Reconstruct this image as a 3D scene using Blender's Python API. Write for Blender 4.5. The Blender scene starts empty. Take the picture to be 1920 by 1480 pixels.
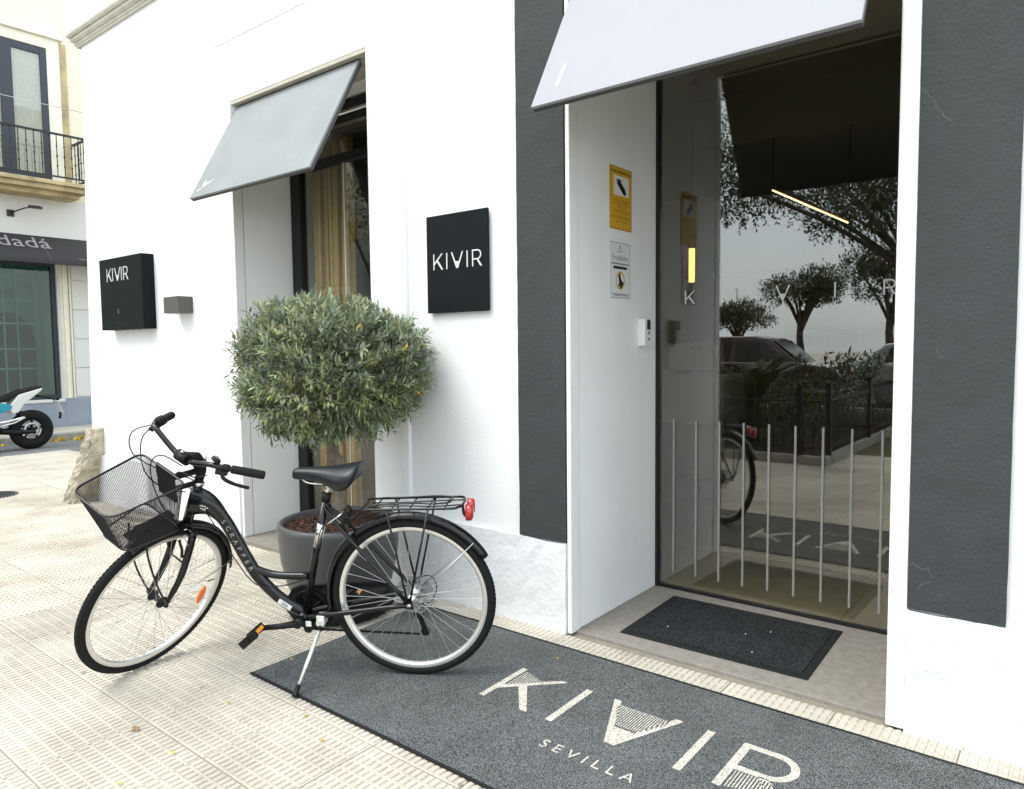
import bpy, bmesh, math, random
import numpy as np
from mathutils import Vector, Matrix
R = math.radians
rnd = random.Random(7)
scene = bpy.context.scene
C = scene.collection

# ------------------------------------------------------------------ camera
cam_d = bpy.data.cameras.new('camera')
cam_d.sensor_fit = 'HORIZONTAL'; cam_d.sensor_width = 36.0
cam_d.lens = 36.0 * 1354.587 / 1920.0
cam_d.clip_start = 0.05; cam_d.clip_end = 500
cam = bpy.data.objects.new('camera', cam_d); C.objects.link(cam)
yaw, pit, rol = -0.670115915, 0.0661563335, -0.0109716187
fw = Vector((math.sin(yaw)*math.cos(pit), math.cos(yaw)*math.cos(pit), -math.sin(pit)))
rt = Vector((math.cos(yaw), -math.sin(yaw), 0)); dn = fw.cross(rt)
r2 = rt*math.cos(rol) - dn*math.sin(rol); d2 = rt*math.sin(rol) + dn*math.cos(rol)
CAM = Vector((0, -2.8784, 1.41))
m = Matrix((r2, -d2, -fw)).transposed().to_4x4(); m.translation = CAM
cam.matrix_world = m
scene.camera = cam

# ------------------------------------------------------------------ world, sun, exposure
SUN_EL, SUN_AZ = R(60), R(205)      # azimuth measured from +Y, clockwise seen from above
w = bpy.data.worlds.new('World'); scene.world = w; w.use_nodes = True
nt = w.node_tree; nt.nodes.clear()
out = nt.nodes.new('ShaderNodeOutputWorld'); bg = nt.nodes.new('ShaderNodeBackground')
sky = nt.nodes.new('ShaderNodeTexSky'); sky.sky_type = 'NISHITA'; sky.sun_disc = False
sky.sun_elevation = SUN_EL; sky.sun_rotation = SUN_AZ
sky.air_density = 1.0; sky.dust_density = 3.0; sky.ozone_density = 1.0
tc = nt.nodes.new('ShaderNodeTexCoord')
cl = nt.nodes.new('ShaderNodeTexNoise'); cl.inputs['Scale'].default_value = 2.2; cl.inputs['Detail'].default_value = 7; cl.inputs['Roughness'].default_value = .6
mp = nt.nodes.new('ShaderNodeMapping'); mp.inputs['Scale'].default_value = (1, 1, 2.6)
cr = nt.nodes.new('ShaderNodeValToRGB'); cr.color_ramp.elements[0].position = .30; cr.color_ramp.elements[0].color = (.62, .62, .62, 1); cr.color_ramp.elements[1].position = .62; cr.color_ramp.elements[1].color = (.97, .97, .97, 1)
mx = nt.nodes.new('ShaderNodeMix'); mx.data_type = 'RGBA'
mx.inputs['B'].default_value = (8.0, 8.9, 9.6, 1)      # bright thin cloud
nt.links.new(tc.outputs['Generated'], mp.inputs['Vector']); nt.links.new(mp.outputs['Vector'], cl.inputs['Vector'])
nt.links.new(cl.outputs['Fac'], cr.inputs['Fac']); nt.links.new(cr.outputs['Color'], mx.inputs['Factor'])
nt.links.new(sky.outputs['Color'], mx.inputs['A']); nt.links.new(mx.outputs['Result'], bg.inputs['Color'])
bg.inputs['Strength'].default_value = 0.15
nt.links.new(bg.outputs['Background'], out.inputs['Surface'])

sd = bpy.data.lights.new('sun', 'SUN'); sd.energy = 1.5; sd.angle = R(38); sd.color = (1, .965, .9)
sun = bpy.data.objects.new('sun', sd); C.objects.link(sun)
sdir = Vector((math.sin(SUN_AZ)*math.cos(SUN_EL), math.cos(SUN_AZ)*math.cos(SUN_EL), math.sin(SUN_EL)))
sun.rotation_euler = sdir.to_track_quat('Z', 'Y').to_euler()
sun.location = sdir*30

scene.render.engine = 'CYCLES'
scene.view_settings.view_transform = 'Standard'; scene.view_settings.look = 'None'
scene.view_settings.exposure = 0.95; scene.view_settings.gamma = 1
scene.cycles.max_bounces = 10; scene.cycles.transparent_max_bounces = 24
scene.cycles.sample_clamp_indirect = 6

# ------------------------------------------------------------------ pixel helper (photo is 1920 x 1480)
def ray(x, y):
    return r2*(x-960) + d2*(y-740) + fw*1354.587
def gz(x, y, z=0.0):
    d = ray(x, y); return CAM + d*((z-CAM.z)/d.z)
def gy(x, y, Y):
    d = ray(x, y); return CAM + d*((Y-CAM.y)/d.y)
def gx(x, y, X):
    d = ray(x, y); return CAM + d*((X-CAM.x)/d.x)

# ------------------------------------------------------------------ materials
MATS = {}
def mat(name, col, rough=.6, metal=0.0, var=.0, vscale=8.0, bump=0.0, bscale=60.0, coat=0.0, spec=.5, emis=None, estr=0, alpha=1.0, dark=None, detail=6, objrand=0.0, trans=0.0, coords='Object'):
    if name in MATS: return MATS[name]
    M = bpy.data.materials.new(name); M.use_nodes = True; n = M.node_tree; p = n.nodes['Principled BSDF']
    p.inputs['Base Color'].default_value = (*col, 1); p.inputs['Roughness'].default_value = rough; p.inputs['Metallic'].default_value = metal
    p.inputs['Specular IOR Level'].default_value = spec
    if coat: p.inputs['Coat Weight'].default_value = coat; p.inputs['Coat Roughness'].default_value = .08
    if emis: p.inputs['Emission Color'].default_value = (*emis, 1); p.inputs['Emission Strength'].default_value = estr
    if alpha < 1: p.inputs['Alpha'].default_value = alpha
    t = n.nodes.new('ShaderNodeTexCoord')
    if var or dark:
        nz = n.nodes.new('ShaderNodeTexNoise'); nz.inputs['Scale'].default_value = vscale; nz.inputs['Detail'].default_value = detail; nz.inputs['Roughness'].default_value = .62
        n.links.new(t.outputs[coords], nz.inputs['Vector'])
        rp = n.nodes.new('ShaderNodeValToRGB'); rp.color_ramp.elements[0].position = .32; rp.color_ramp.elements[1].position = .68
        d0 = dark if dark else tuple(max(0, c*(1-var)) for c in col); d1 = tuple(min(1, c*(1+var*.6)) for c in col)
        rp.color_ramp.elements[0].color = (*d0, 1); rp.color_ramp.elements[1].color = (*d1, 1)
        n.links.new(nz.outputs['Fac'], rp.inputs['Fac'])
        src = rp.outputs['Color']
        if objrand:
            oi = n.nodes.new('ShaderNodeObjectInfo'); hv = n.nodes.new('ShaderNodeHueSaturation'); ma = n.nodes.new('ShaderNodeMapRange')
            ma.inputs['To Min'].default_value = 1-objrand; ma.inputs['To Max'].default_value = 1+objrand
            n.links.new(oi.outputs['Random'], ma.inputs['Value']); n.links.new(ma.outputs['Result'], hv.inputs['Value']); n.links.new(src, hv.inputs['Color']); src = hv.outputs['Color']
        n.links.new(src, p.inputs['Base Color'])
        rr = n.nodes.new('ShaderNodeMapRange'); rr.inputs['To Min'].default_value = max(.03, rough-.08); rr.inputs['To Max'].default_value = min(1, rough+.1)
        n.links.new(nz.outputs['Fac'], rr.inputs['Value']); n.links.new(rr.outputs['Result'], p.inputs['Roughness'])
    if bump:
        nb = n.nodes.new('ShaderNodeTexNoise'); nb.inputs['Scale'].default_value = bscale; nb.inputs['Detail'].default_value = 5
        n.links.new(t.outputs[coords], nb.inputs['Vector'])
        bp = n.nodes.new('ShaderNodeBump'); bp.inputs['Strength'].default_value = bump; bp.inputs['Distance'].default_value = .01
        n.links.new(nb.outputs['Fac'], bp.inputs['Height']); n.links.new(bp.outputs['Normal'], p.inputs['Normal'])
    MATS[name] = M; return M

WHITE = mat('white plaster', (.80, .80, .785), .75, var=.03, vscale=2.2, bump=.12, bscale=55)
PLINTH = mat('rough white plinth', (.71, .715, .71), .85, var=.05, vscale=4, bump=.45, bscale=42)
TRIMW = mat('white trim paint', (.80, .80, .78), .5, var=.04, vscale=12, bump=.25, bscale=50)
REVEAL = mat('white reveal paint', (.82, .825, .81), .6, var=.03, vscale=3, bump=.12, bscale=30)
def plaster_grey():
    M = mat('charcoal plaster', (.042, .047, .048), .7, var=.14, vscale=3.5, bump=.30, bscale=85, spec=.3)
    n = M.node_tree; p = n.nodes['Principled BSDF']; t = n.nodes['Texture Coordinate']
    v = n.nodes.new('ShaderNodeTexVoronoi'); v.feature = 'DISTANCE_TO_EDGE'; v.inputs['Scale'].default_value = 1.1
    nz = n.nodes.new('ShaderNodeTexNoise'); nz.inputs['Scale'].default_value = 5; nz.inputs['Detail'].default_value = 6
    mxv = n.nodes.new('ShaderNodeMix'); mxv.data_type = 'VECTOR'; mxv.inputs['Factor'].default_value = .12
    n.links.new(t.outputs['Object'], nz.inputs['Vector']); n.links.new(t.outputs['Object'], mxv.inputs['A']); n.links.new(nz.outputs['Color'], mxv.inputs['B']); n.links.new(mxv.outputs['Result'], v.inputs['Vector'])
    r = n.nodes.new('ShaderNodeMapRange'); r.inputs['From Min'].default_value = .0006; r.inputs['From Max'].default_value = .0022
    n.links.new(v.outputs['Distance'], r.inputs['Value'])
    n2 = n.nodes.new('ShaderNodeTexNoise'); n2.inputs['Scale'].default_value = 1.6
    n.links.new(t.outputs['Object'], n2.inputs['Vector'])
    g = n.nodes.new('ShaderNodeMath'); g.operation = 'GREATER_THAN'; g.inputs[1].default_value = .53
    n.links.new(n2.outputs['Fac'], g.inputs[0])
    inv = n.nodes.new('ShaderNodeMath'); inv.operation = 'SUBTRACT'; inv.inputs[0].default_value = 1
    n.links.new(r.outputs['Result'], inv.inputs[1])
    mu = n.nodes.new('ShaderNodeMath'); mu.operation = 'MULTIPLY'; n.links.new(inv.outputs[0], mu.inputs[0]); n.links.new(g.outputs[0], mu.inputs[1])
    mu2 = n.nodes.new('ShaderNodeMath'); mu2.operation = 'MULTIPLY'; mu2.inputs[1].default_value = .30; n.links.new(mu.outputs[0], mu2.inputs[0])
    src = p.inputs['Base Color'].links[0].from_socket
    mc = n.nodes.new('ShaderNodeMix'); mc.data_type = 'RGBA'; mc.inputs['B'].default_value = (.16, .165, .165, 1)
    n.links.new(mu2.outputs[0], mc.inputs['Factor']); n.links.new(src, mc.inputs['A']); n.links.new(mc.outputs['Result'], p.inputs['Base Color'])
    return M
CHAR = plaster_grey()
STONEC = mat('cornice stone', (.58, .55, .47), .8, var=.15, vscale=6, bump=.4, bscale=40)
BEIGE = mat('beige lintel', (.50, .47, .38), .8, var=.15, vscale=6, bump=.3, bscale=40)
def tile_mat():
    M = mat('ribbed cement tile', (.525, .482, .405), .85, var=.12, vscale=2.3, bump=.3, bscale=160, objrand=.05)
    n = M.node_tree; p = n.nodes['Principled BSDF']; t = n.nodes['Texture Coordinate']; g = n.nodes.new('ShaderNodeNewGeometry')
    # world-fixed dirt, gum spots and grey streaks with shapes of their own
    src = p.inputs['Base Color'].links[0].from_socket
    v = n.nodes.new('ShaderNodeTexVoronoi'); v.inputs['Scale'].default_value = 2.1; v.inputs['Randomness'].default_value = 1; v.voronoi_dimensions = '2D'
    n.links.new(g.outputs['Position'], v.inputs['Vector'])
    r = n.nodes.new('ShaderNodeMapRange'); r.inputs['From Min'].default_value = .012; r.inputs['From Max'].default_value = .034; r.inputs['To Min'].default_value = .75; r.inputs['To Max'].default_value = 0
    n.links.new(v.outputs['Distance'], r.inputs['Value'])
    mc = n.nodes.new('ShaderNodeMix'); mc.data_type = 'RGBA'; mc.inputs['B'].default_value = (.13, .12, .105, 1)
    sp = n.nodes.new('ShaderNodeSeparateColor'); n.links.new(v.outputs['Color'], sp.inputs['Color'])
    gt = n.nodes.new('ShaderNodeMath'); gt.operation = 'GREATER_THAN'; gt.inputs[1].default_value = .62; n.links.new(sp.outputs[0], gt.inputs[0])
    mm = n.nodes.new('ShaderNodeMath'); mm.operation = 'MULTIPLY'; n.links.new(r.outputs['Result'], mm.inputs[0]); n.links.new(gt.outputs[0], mm.inputs[1])
    n.links.new(mm.outputs[0], mc.inputs['Factor']); n.links.new(src, mc.inputs['A'])
    n1 = n.nodes.new('ShaderNodeTexNoise'); n1.inputs['Scale'].default_value = 1.5; n1.inputs['Detail'].default_value = 9; n1.inputs['Roughness'].default_value = .7
    n.links.new(g.outputs['Position'], n1.inputs['Vector'])
    r1 = n.nodes.new('ShaderNodeMapRange'); r1.inputs['From Min'].default_value = .47; r1.inputs['From Max'].default_value = .66; r1.inputs['To Max'].default_value = .7
    n.links.new(n1.outputs['Fac'], r1.inputs['Value'])
    m2 = n.nodes.new('ShaderNodeMix'); m2.data_type = 'RGBA'; m2.inputs['B'].default_value = (.33, .285, .235, 1)
    n.links.new(r1.outputs['Result'], m2.inputs['Factor']); n.links.new(mc.outputs['Result'], m2.inputs['A'])
    n.links.new(m2.outputs['Result'], p.inputs['Base Color'])
    return M
TILE = tile_mat()
GROUT = mat('grout', (.24, .21, .165), .95, var=.2, vscale=14)
PAVE = mat('worn cement paving', (.50, .46, .38), .9, var=.16, vscale=2.5, bump=.4, bscale=40, detail=9)
ASPH = mat('asphalt', (.17, .17, .165), .9, var=.2, vscale=6, bump=.5, bscale=120)
KERB = mat('kerb stone', (.34, .32, .28), .9, var=.25, vscale=6, bump=.5, bscale=50)
GRAVEL = mat('brown path', (.13, .095, .055), .95, var=.3, vscale=12, bump=.5, bscale=100)
EARTH = mat('garden soil', (.035, .026, .018), .95, var=.4, vscale=15, bump=.6, bscale=60)
THRESH = mat('threshold stone', (.235, .215, .185), .75, var=.20, vscale=26, bump=.25, bscale=140, detail=9)
def carpet(name, col, light, sc=900):
    M = mat(name, col, .95, spec=.15)
    n = M.node_tree; p = n.nodes['Principled BSDF']; t = n.nodes['Texture Coordinate']
    a = n.nodes.new('ShaderNodeTexNoise'); a.inputs['Scale'].default_value = sc; a.inputs['Detail'].default_value = 3
    b = n.nodes.new('ShaderNodeTexNoise'); b.inputs['Scale'].default_value = 3.5; b.inputs['Detail'].default_value = 8; b.inputs['Roughness'].default_value = .7
    for q in (a, b): n.links.new(t.outputs['Object'], q.inputs['Vector'])
    r1 = n.nodes.new('ShaderNodeValToRGB'); r1.color_ramp.elements[0].position = .40; r1.color_ramp.elements[1].position = .64
    r1.color_ramp.elements[0].color = (*[c*.55 for c in col], 1); r1.color_ramp.elements[1].color = (*light, 1)
    n.links.new(a.outputs['Fac'], r1.inputs['Fac'])
    r2_ = n.nodes.new('ShaderNodeMapRange'); r2_.inputs['From Min'].default_value = .3; r2_.inputs['From Max'].default_value = .7; r2_.inputs['To Min'].default_value = .78; r2_.inputs['To Max'].default_value = 1.25
    n.links.new(b.outputs['Fac'], r2_.inputs['Value'])
    hv = n.nodes.new('ShaderNodeHueSaturation'); n.links.new(r2_.outputs['Result'], hv.inputs['Value']); n.links.new(r1.outputs['Color'], hv.inputs['Color']); n.links.new(hv.outputs['Color'], p.inputs['Base Color'])
    bp = n.nodes.new('ShaderNodeBump'); bp.inputs['Strength'].default_value = .5; bp.inputs['Distance'].default_value = .002
    n.links.new(a.outputs['Fac'], bp.inputs['Height']); n.links.new(bp.outputs['Normal'], p.inputs['Normal'])
    return M
CARPET = carpet('grey carpet pile', (.044, .047, .048), (.175, .182, .182), 250)
CARPETL = carpet('cream carpet pile', (.50, .47, .40), (.70, .66, .57), 190)
DOORMAT = carpet('black doormat pile', (.008, .009, .010), (.040, .044, .047), 170)
RUBBER = mat('black rubber edge', (.010, .011, .011), .7, spec=.3, var=.2, vscale=30)
SIGNM = mat('dark sign board', (.006, .0085, .0095), .55, var=.12, vscale=5, bump=.03, bscale=30, spec=.12)
SIGNE = mat('sign board edge', (.035, .04, .045), .5)
SIGNL = mat('silver lettering', (.72, .72, .70), .35, metal=.25)
LAMPM = mat('taupe metal', (.085, .075, .065), .5, var=.08, vscale=20)
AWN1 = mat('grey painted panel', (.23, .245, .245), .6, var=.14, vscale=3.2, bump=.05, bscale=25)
AWN2 = mat('grey panel paint with light added', (.295, .295, .32), .6, var=.06, vscale=2.5, bump=.05, bscale=25)  # grey lifted so the stronger light on this panel sits in its colour
AWNU = mat('dark panel underside', (.05, .05, .05), .7)
FRAMEM = mat('black anodised frame', (.010, .011, .012), .45, spec=.3)
CURT = mat('ochre curtain', (.60, .42, .15), .9, var=.15, vscale=30)
CURTW = mat('white sheer curtain', (.55, .56, .55), .9, var=.1, vscale=30)
def glass_mat(name, tint, base=.05, pw=5):
    M = bpy.data.materials.new(name); M.use_nodes = True; n = M.node_tree; n.nodes.clear()
    o = n.nodes.new('ShaderNodeOutputMaterial'); mix = n.nodes.new('ShaderNodeMixShader'); tr = n.nodes.new('ShaderNodeBsdfTransparent'); gl = n.nodes.new('ShaderNodeBsdfGlossy')
    tr.inputs['Color'].default_value = (*tint, 1); gl.inputs['Roughness'].default_value = .0; gl.inputs['Color'].default_value = (1, 1, 1, 1)
    lw = n.nodes.new('ShaderNodeLayerWeight'); lw.inputs['Blend'].default_value = .5
    pwn = n.nodes.new('ShaderNodeMath'); pwn.operation = 'POWER'; pwn.inputs[1].default_value = pw
    ad = n.nodes.new('ShaderNodeMath'); ad.operation = 'MULTIPLY_ADD'; ad.inputs[1].default_value = 1-base; ad.inputs[2].default_value = base
    n.links.new(lw.outputs['Facing'], pwn.inputs[0]); n.links.new(pwn.outputs[0], ad.inputs[0]); n.links.new(ad.outputs[0], mix.inputs['Fac'])
    n.links.new(tr.outputs[0], mix.inputs[1]); n.links.new(gl.outputs[0], mix.inputs[2]); n.links.new(mix.outputs[0], o.inputs['Surface'])
    return M
GLASS = glass_mat('tinted door glass', (.90, .89, .82), .112)
GLASSW = glass_mat('window glass', (.90, .90, .86), .07)
GLASSG = glass_mat('green shop glass', (.55, .72, .68), .08)
FILM = mat('frosted film', (.36, .36, .33), .7, alpha=.55)
POTM = mat('graphite planter', (.060, .060, .061), .40, var=.08, vscale=8, bump=.06, bscale=80)
SAUC = mat('black planter base', (.006, .006, .006), .6, spec=.25)
SOIL = mat('bark mulch', (.075, .035, .02), .95, var=.6, vscale=70, bump=1, bscale=60)
BARK = mat('olive bark', (.19, .155, .115), .9, var=.45, vscale=25, bump=1, bscale=35)
BARKD = mat('street tree bark', (.07, .055, .04), .9, var=.4, vscale=12, bump=.8, bscale=20)
def leaf_mat(name, top, under, yl=None):
    M = bpy.data.materials.new(name); M.use_nodes = True; n = M.node_tree; p = n.nodes['Principled BSDF']
    p.inputs['Roughness'].default_value = .42; p.inputs['Specular IOR Level'].default_value = .45
    at = n.nodes.new('ShaderNodeAttribute'); at.attribute_name = 'tint'
    g = n.nodes.new('ShaderNodeNewGeometry'); mxx = n.nodes.new('ShaderNodeMix'); mxx.data_type = 'RGBA'
    hv = n.nodes.new('ShaderNodeMix'); hv.data_type = 'RGBA'; hv.blend_type = 'MULTIPLY'; hv.inputs['Factor'].default_value = 1
    mxx.inputs['A'].default_value = (*top, 1); mxx.inputs['B'].default_value = (*under, 1)
    n.links.new(g.outputs['Backfacing'], mxx.inputs['Factor']); n.links.new(mxx.outputs['Result'], hv.inputs['A']); n.links.new(at.outputs['Color'], hv.inputs['B'])
    n.links.new(hv.outputs['Result'], p.inputs['Base Color'])
    tl = n.nodes.new('ShaderNodeBsdfTranslucent'); ms = n.nodes.new('ShaderNodeMixShader'); ms.inputs['Fac'].default_value = .15
    n.links.new(hv.outputs['Result'], tl.inputs['Color']); o = n.nodes['Material Output']
    n.links.new(p.outputs[0], ms.inputs[1]); n.links.new(tl.outputs[0], ms.inputs[2]); n.links.new(ms.outputs[0], o.inputs['Surface'])
    return M
OLIVE = leaf_mat('olive leaf', (.20, .235, .10), (.36, .39, .28))
GREEN = leaf_mat('street tree leaf', (.05, .075, .02), (.07, .09, .035))
PALMG = leaf_mat('palm leaf', (.055, .075, .025), (.06, .08, .03))
PAINTB = mat('black bicycle paint', (.003, .003, .0035), .22, coat=.25, spec=.35)
PLASB = mat('black plastic', (.005, .005, .0055), .5, spec=.3)
SADM = mat('black saddle vinyl', (.008, .009, .011), .36, spec=.4, bump=.05, bscale=250)
GRIPM = mat('grip rubber', (.007, .0075, .008), .65, spec=.3, bump=.3, bscale=260)
TYRE = mat('tyre rubber', (.009, .009, .009), .78, spec=.25, var=.15, vscale=30, bump=.35, bscale=120)
CHROME = mat('chrome', (.72, .72, .71), .14, metal=1)
ALU = mat('polished alloy rim', (.78, .775, .74), .3, metal=.75)
STEEL = mat('steel spoke', (.55, .55, .54), .3, metal=.9)
REDL = mat('red reflector', (.42, .012, .015), .2, coat=.8)
ORNG = mat('orange reflector', (.85, .17, .01), .25, coat=.8)
AMBER = mat('amber reflector', (.72, .27, .01), .3, coat=.5)
DECAL = mat('pale decal', (.55, .55, .54), .5)
DECALG = mat('grey decal', (.30, .30, .30), .5)
CLEARP = glass_mat('clear plastic disc', (.80, .83, .84), .10, 3)
YELLOW = mat('yellow notice', (.62, .36, .015), .5)
PAPER = mat('white paper', (.72, .72, .70), .6)
INK = mat('black ink', (.012, .012, .012), .6)
INKG = mat('grey ink', (.25, .25, .25), .6)
WPLAST = mat('white plastic', (.76, .76, .72), .4)
MARBLE = mat('polished floor tile', (.42, .38, .29), .18, var=.22, vscale=2.2, detail=10, coat=.2)
WOODP = mat('brown timber panel', (.16, .085, .035), .5, var=.25, vscale=3)
INTW = mat('interior wall', (.36, .34, .29), .8)
INTC = mat('interior ceiling', (.20, .19, .16), .85)
DESKW = mat('white counter', (.62, .62, .60), .35)
SCREEN = mat('silver monitor back', (.60, .60, .60), .4)
LEDM = mat('lit led profile', (1, .8, .4), .5, emis=(1, .72, .30), estr=3.5)
BULB = mat('lit glass tube', (1, .7, .3), .5, emis=(1, .56, .14), estr=1.6)
CREAM = mat('cream render', (.78, .71, .55), .85, var=.06, vscale=1.2, bump=.25, bscale=25)
CREAMT = mat('pale stone trim', (.80, .76, .63), .8, var=.1, vscale=3, bump=.2, bscale=30)
YSTONE = mat('weathered yellow stone', (.50, .40, .22), .85, var=.4, vscale=3, bump=.4, bscale=30)
OFFW = mat('off white ground floor paint', (.68, .67, .63), .8, var=.04, vscale=2, bump=.2, bscale=25)
BLUEG = mat('blue grey skirting paint', (.27, .30, .36), .7, var=.1, vscale=3, bump=.3, bscale=25)
IRON = mat('black wrought iron', (.012, .012, .014), .45)
FABRIC = mat('charcoal awning fabric', (.035, .033, .034), .8, var=.15, vscale=4, bump=.15, bscale=150)
NAVY = mat('dark blue window frame', (.03, .036, .048), .45)
ROCK = mat('worn corner stone', (.42, .37, .28), .95, var=.45, vscale=9, bump=1.2, bscale=22, detail=9)
TURQ = mat('turquoise fairing', (.0, .26, .36), .25, coat=.7)
MWHITE = mat('white fairing', (.66, .66, .64), .3, coat=.6)
CARD = mat('dark red car paint', (.035, .008, .01), .25, coat=.8)
CARW = mat('silver car paint', (.45, .46, .47), .3, coat=.8, metal=.3)
CARG = mat('car window', (.01, .012, .014), .08)
LITTER = mat('yellow leaf', (.62, .42, .03), .7, var=.3, vscale=60)
LITTERB = mat('brown dry leaf', (.26, .16, .06), .8, var=.3, vscale=60)
HEDGEM = GREEN

# ------------------------------------------------------------------ mesh builder
class MB:
    def __init__(s): s.v = []; s.f = []; s.sm = []; s.tint = None
    def add(s, vs, fs, smooth=False):
        o = len(s.v); s.v += [tuple(x) for x in vs]; s.f += [tuple(i+o for i in f) for f in fs]; s.sm += [smooth]*len(fs); return s
    def box(s, x0, x1, y0, y1, z0, z1):
        return s.add([(x0,y0,z0),(x1,y0,z0),(x1,y1,z0),(x0,y1,z0),(x0,y0,z1),(x1,y0,z1),(x1,y1,z1),(x0,y1,z1)],
                     [(0,3,2,1),(4,5,6,7),(0,1,5,4),(1,2,6,5),(2,3,7,6),(3,0,4,7)])
    def obox(s, c, ax, ay, az, hx, hy, hz):
        c, ax, ay, az = Vector(c), Vector(ax), Vector(ay), Vector(az); vs = []
        for k in (-1, 1):
            for (i, j) in ((-1,-1),(1,-1),(1,1),(-1,1)): vs.append(c+ax*hx*i+ay*hy*j+az*hz*k)
        return s.add(vs, [(0,3,2,1),(4,5,6,7),(0,1,5,4),(1,2,6,5),(2,3,7,6),(3,0,4,7)])
    def tube(s, pts, r, n=10, closed=False, cap=True, flat=None):
        P = [Vector(p) for p in pts]; N = len(P)
        rs = r if isinstance(r, (list, tuple)) else [r]*N
        up = None; rings = []
        for i in range(N):
            if closed: t = P[(i+1) % N]-P[i-1]
            else: t = P[min(i+1, N-1)]-P[max(i-1, 0)]
            if t.length < 1e-9: t = Vector((0,0,1))
            t.normalize()
            if up is None:
                a = Vector((0,0,1)) if abs(t.z) < .9 else Vector((1,0,0)); up = (a-t*a.dot(t)).normalized()
            else:
                up = up-t*up.dot(t)
                up = up.normalized() if up.length > 1e-6 else t.orthogonal().normalized()
            b = t.cross(up); rr = rs[i]; ring = []
            for k in range(n):
                a = 2*math.pi*k/n
                if flat: ring.append(P[i]+up*math.cos(a)*rr*flat[0]+b*math.sin(a)*rr*flat[1])
                else: ring.append(P[i]+up*math.cos(a)*rr+b*math.sin(a)*rr)
            rings.append(ring)
        vs = [v for g in rings for v in g]; fs = []
        M_ = N if closed else N-1
        for i in range(M_):
            j = (i+1) % N
            for k in range(n): fs.append((i*n+k, i*n+(k+1) % n, j*n+(k+1) % n, j*n+k))
        s.add(vs, fs, True)
        if cap and not closed:
            o = len(s.v)-N*n
            s.f.append(tuple(o+k for k in reversed(range(n)))); s.f.append(tuple(o+(N-1)*n+k for k in range(n))); s.sm += [False, False]
        return s
    def lathe(s, prof, o=(0,0,0), ax=(0,0,1), n=32, smooth=True, close=False):
        o = Vector(o); ax = Vector(ax).normalized(); u = ax.orthogonal().normalized(); w_ = ax.cross(u); vs = []; fs = []; m_ = len(prof)
        for k in range(n):
            a = 2*math.pi*k/n; d = u*math.cos(a)+w_*math.sin(a)
            for (r, h) in prof: vs.append(o+d*r+ax*h)
        J = m_ if close else m_-1
        for k in range(n):
            k2 = (k+1) % n
            for j in range(J):
                j2 = (j+1) % m_
                fs.append((k*m_+j, k2*m_+j, k2*m_+j2, k*m_+j2))
        return s.add(vs, fs, smooth)
    def prism(s, poly, f0, f1):
        """poly: list of 2-D points; f0, f1 map a point to 3-D for the two faces"""
        n = len(poly); vs = [f0(*p) for p in poly]+[f1(*p) for p in poly]
        fs = [tuple(reversed(range(n))), tuple(range(n, 2*n))]+[(k, (k+1) % n, n+(k+1) % n, n+k) for k in range(n)]
        return s.add(vs, fs)
    def loft(s, rings, cap=True, smooth=True):
        n = len(rings[0]); vs = [p for r_ in rings for p in r_]; fs = []
        for i in range(len(rings)-1):
            for k in range(n): fs.append((i*n+k, i*n+(k+1) % n, (i+1)*n+(k+1) % n, (i+1)*n+k))
        s.add(vs, fs, smooth)
        if cap:
            o = len(s.v)-len(rings)*n
            s.f.append(tuple(o+k for k in reversed(range(n)))); s.f.append(tuple(o+(len(rings)-1)*n+k for k in range(n))); s.sm += [smooth, smooth]
        return s
    def mesh(s, name):
        me = bpy.data.meshes.new(name); me.from_pydata(s.v, [], s.f)
        me.polygons.foreach_set('use_smooth', s.sm)
        if s.tint is not None:
            a = me.attributes.new('tint', 'FLOAT_COLOR', 'POINT'); arr = np.ones((len(s.v), 4), dtype=np.float32); arr[:, :3] = np.array(s.tint, dtype=np.float32); a.data.foreach_set('color', arr.ravel())
        me.update(); return me
    def build(s, name, m_, parent=None, bevel=0.0, recalc=True, seg=2):
        me = s.mesh(name)
        if recalc:
            b = bmesh.new(); b.from_mesh(me); bmesh.ops.recalc_face_normals(b, faces=b.faces); b.to_mesh(me); b.free()
        me.materials.append(m_)
        o = bpy.data.objects.new(name, me); C.objects.link(o)
        if parent: o.parent = parent
        if bevel:
            md = o.modifiers.new('bevel', 'BEVEL'); md.width = bevel; md.segments = seg; md.limit_method = 'ANGLE'; md.angle_limit = R(40)
        return o
def tag(o, label=None, cat=None, group=None, kind=None):
    if label: o['label'] = label
    if cat: o['category'] = cat
    if group: o['group'] = group
    if kind: o['kind'] = kind
    return o
def thing(name, label, cat, loc=(0,0,0), rotz=0, group=None):
    o = bpy.data.objects.new(name, None); C.objects.link(o); o.empty_display_size = .1
    o.location = loc; o.rotation_euler = (0, 0, rotz)
    return tag(o, label, cat, group)
def inst(name, me, parent=None, loc=(0,0,0), rot=(0,0,0), scale=(1,1,1)):
    o = bpy.data.objects.new(name, me); C.objects.link(o); o.location = loc; o.rotation_euler = rot; o.scale = scale
    if parent: o.parent = parent
    return o
def smooth_path(pts, n=6):
    P = [Vector(p) for p in pts]; out_ = []
    for i in range(len(P)-1):
        p0_, p1, p2, p3 = P[max(i-1, 0)], P[i], P[i+1], P[min(i+2, len(P)-1)]
        for k in range(n):
            t = k/n
            out_.append(.5*((2*p1)+(p2-p0_)*t+(2*p0_-5*p1+4*p2-p3)*t*t+(3*p1-p0_-3*p2+p3)*t**3))
    out_.append(P[-1]); return out_
def arc(cx, cz, r, a0, a1, n):
    return [(cx+r*math.cos(R(a0+(a1-a0)*i/n)), cz+r*math.sin(R(a0+(a1-a0)*i/n))) for i in range(n+1)]

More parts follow.
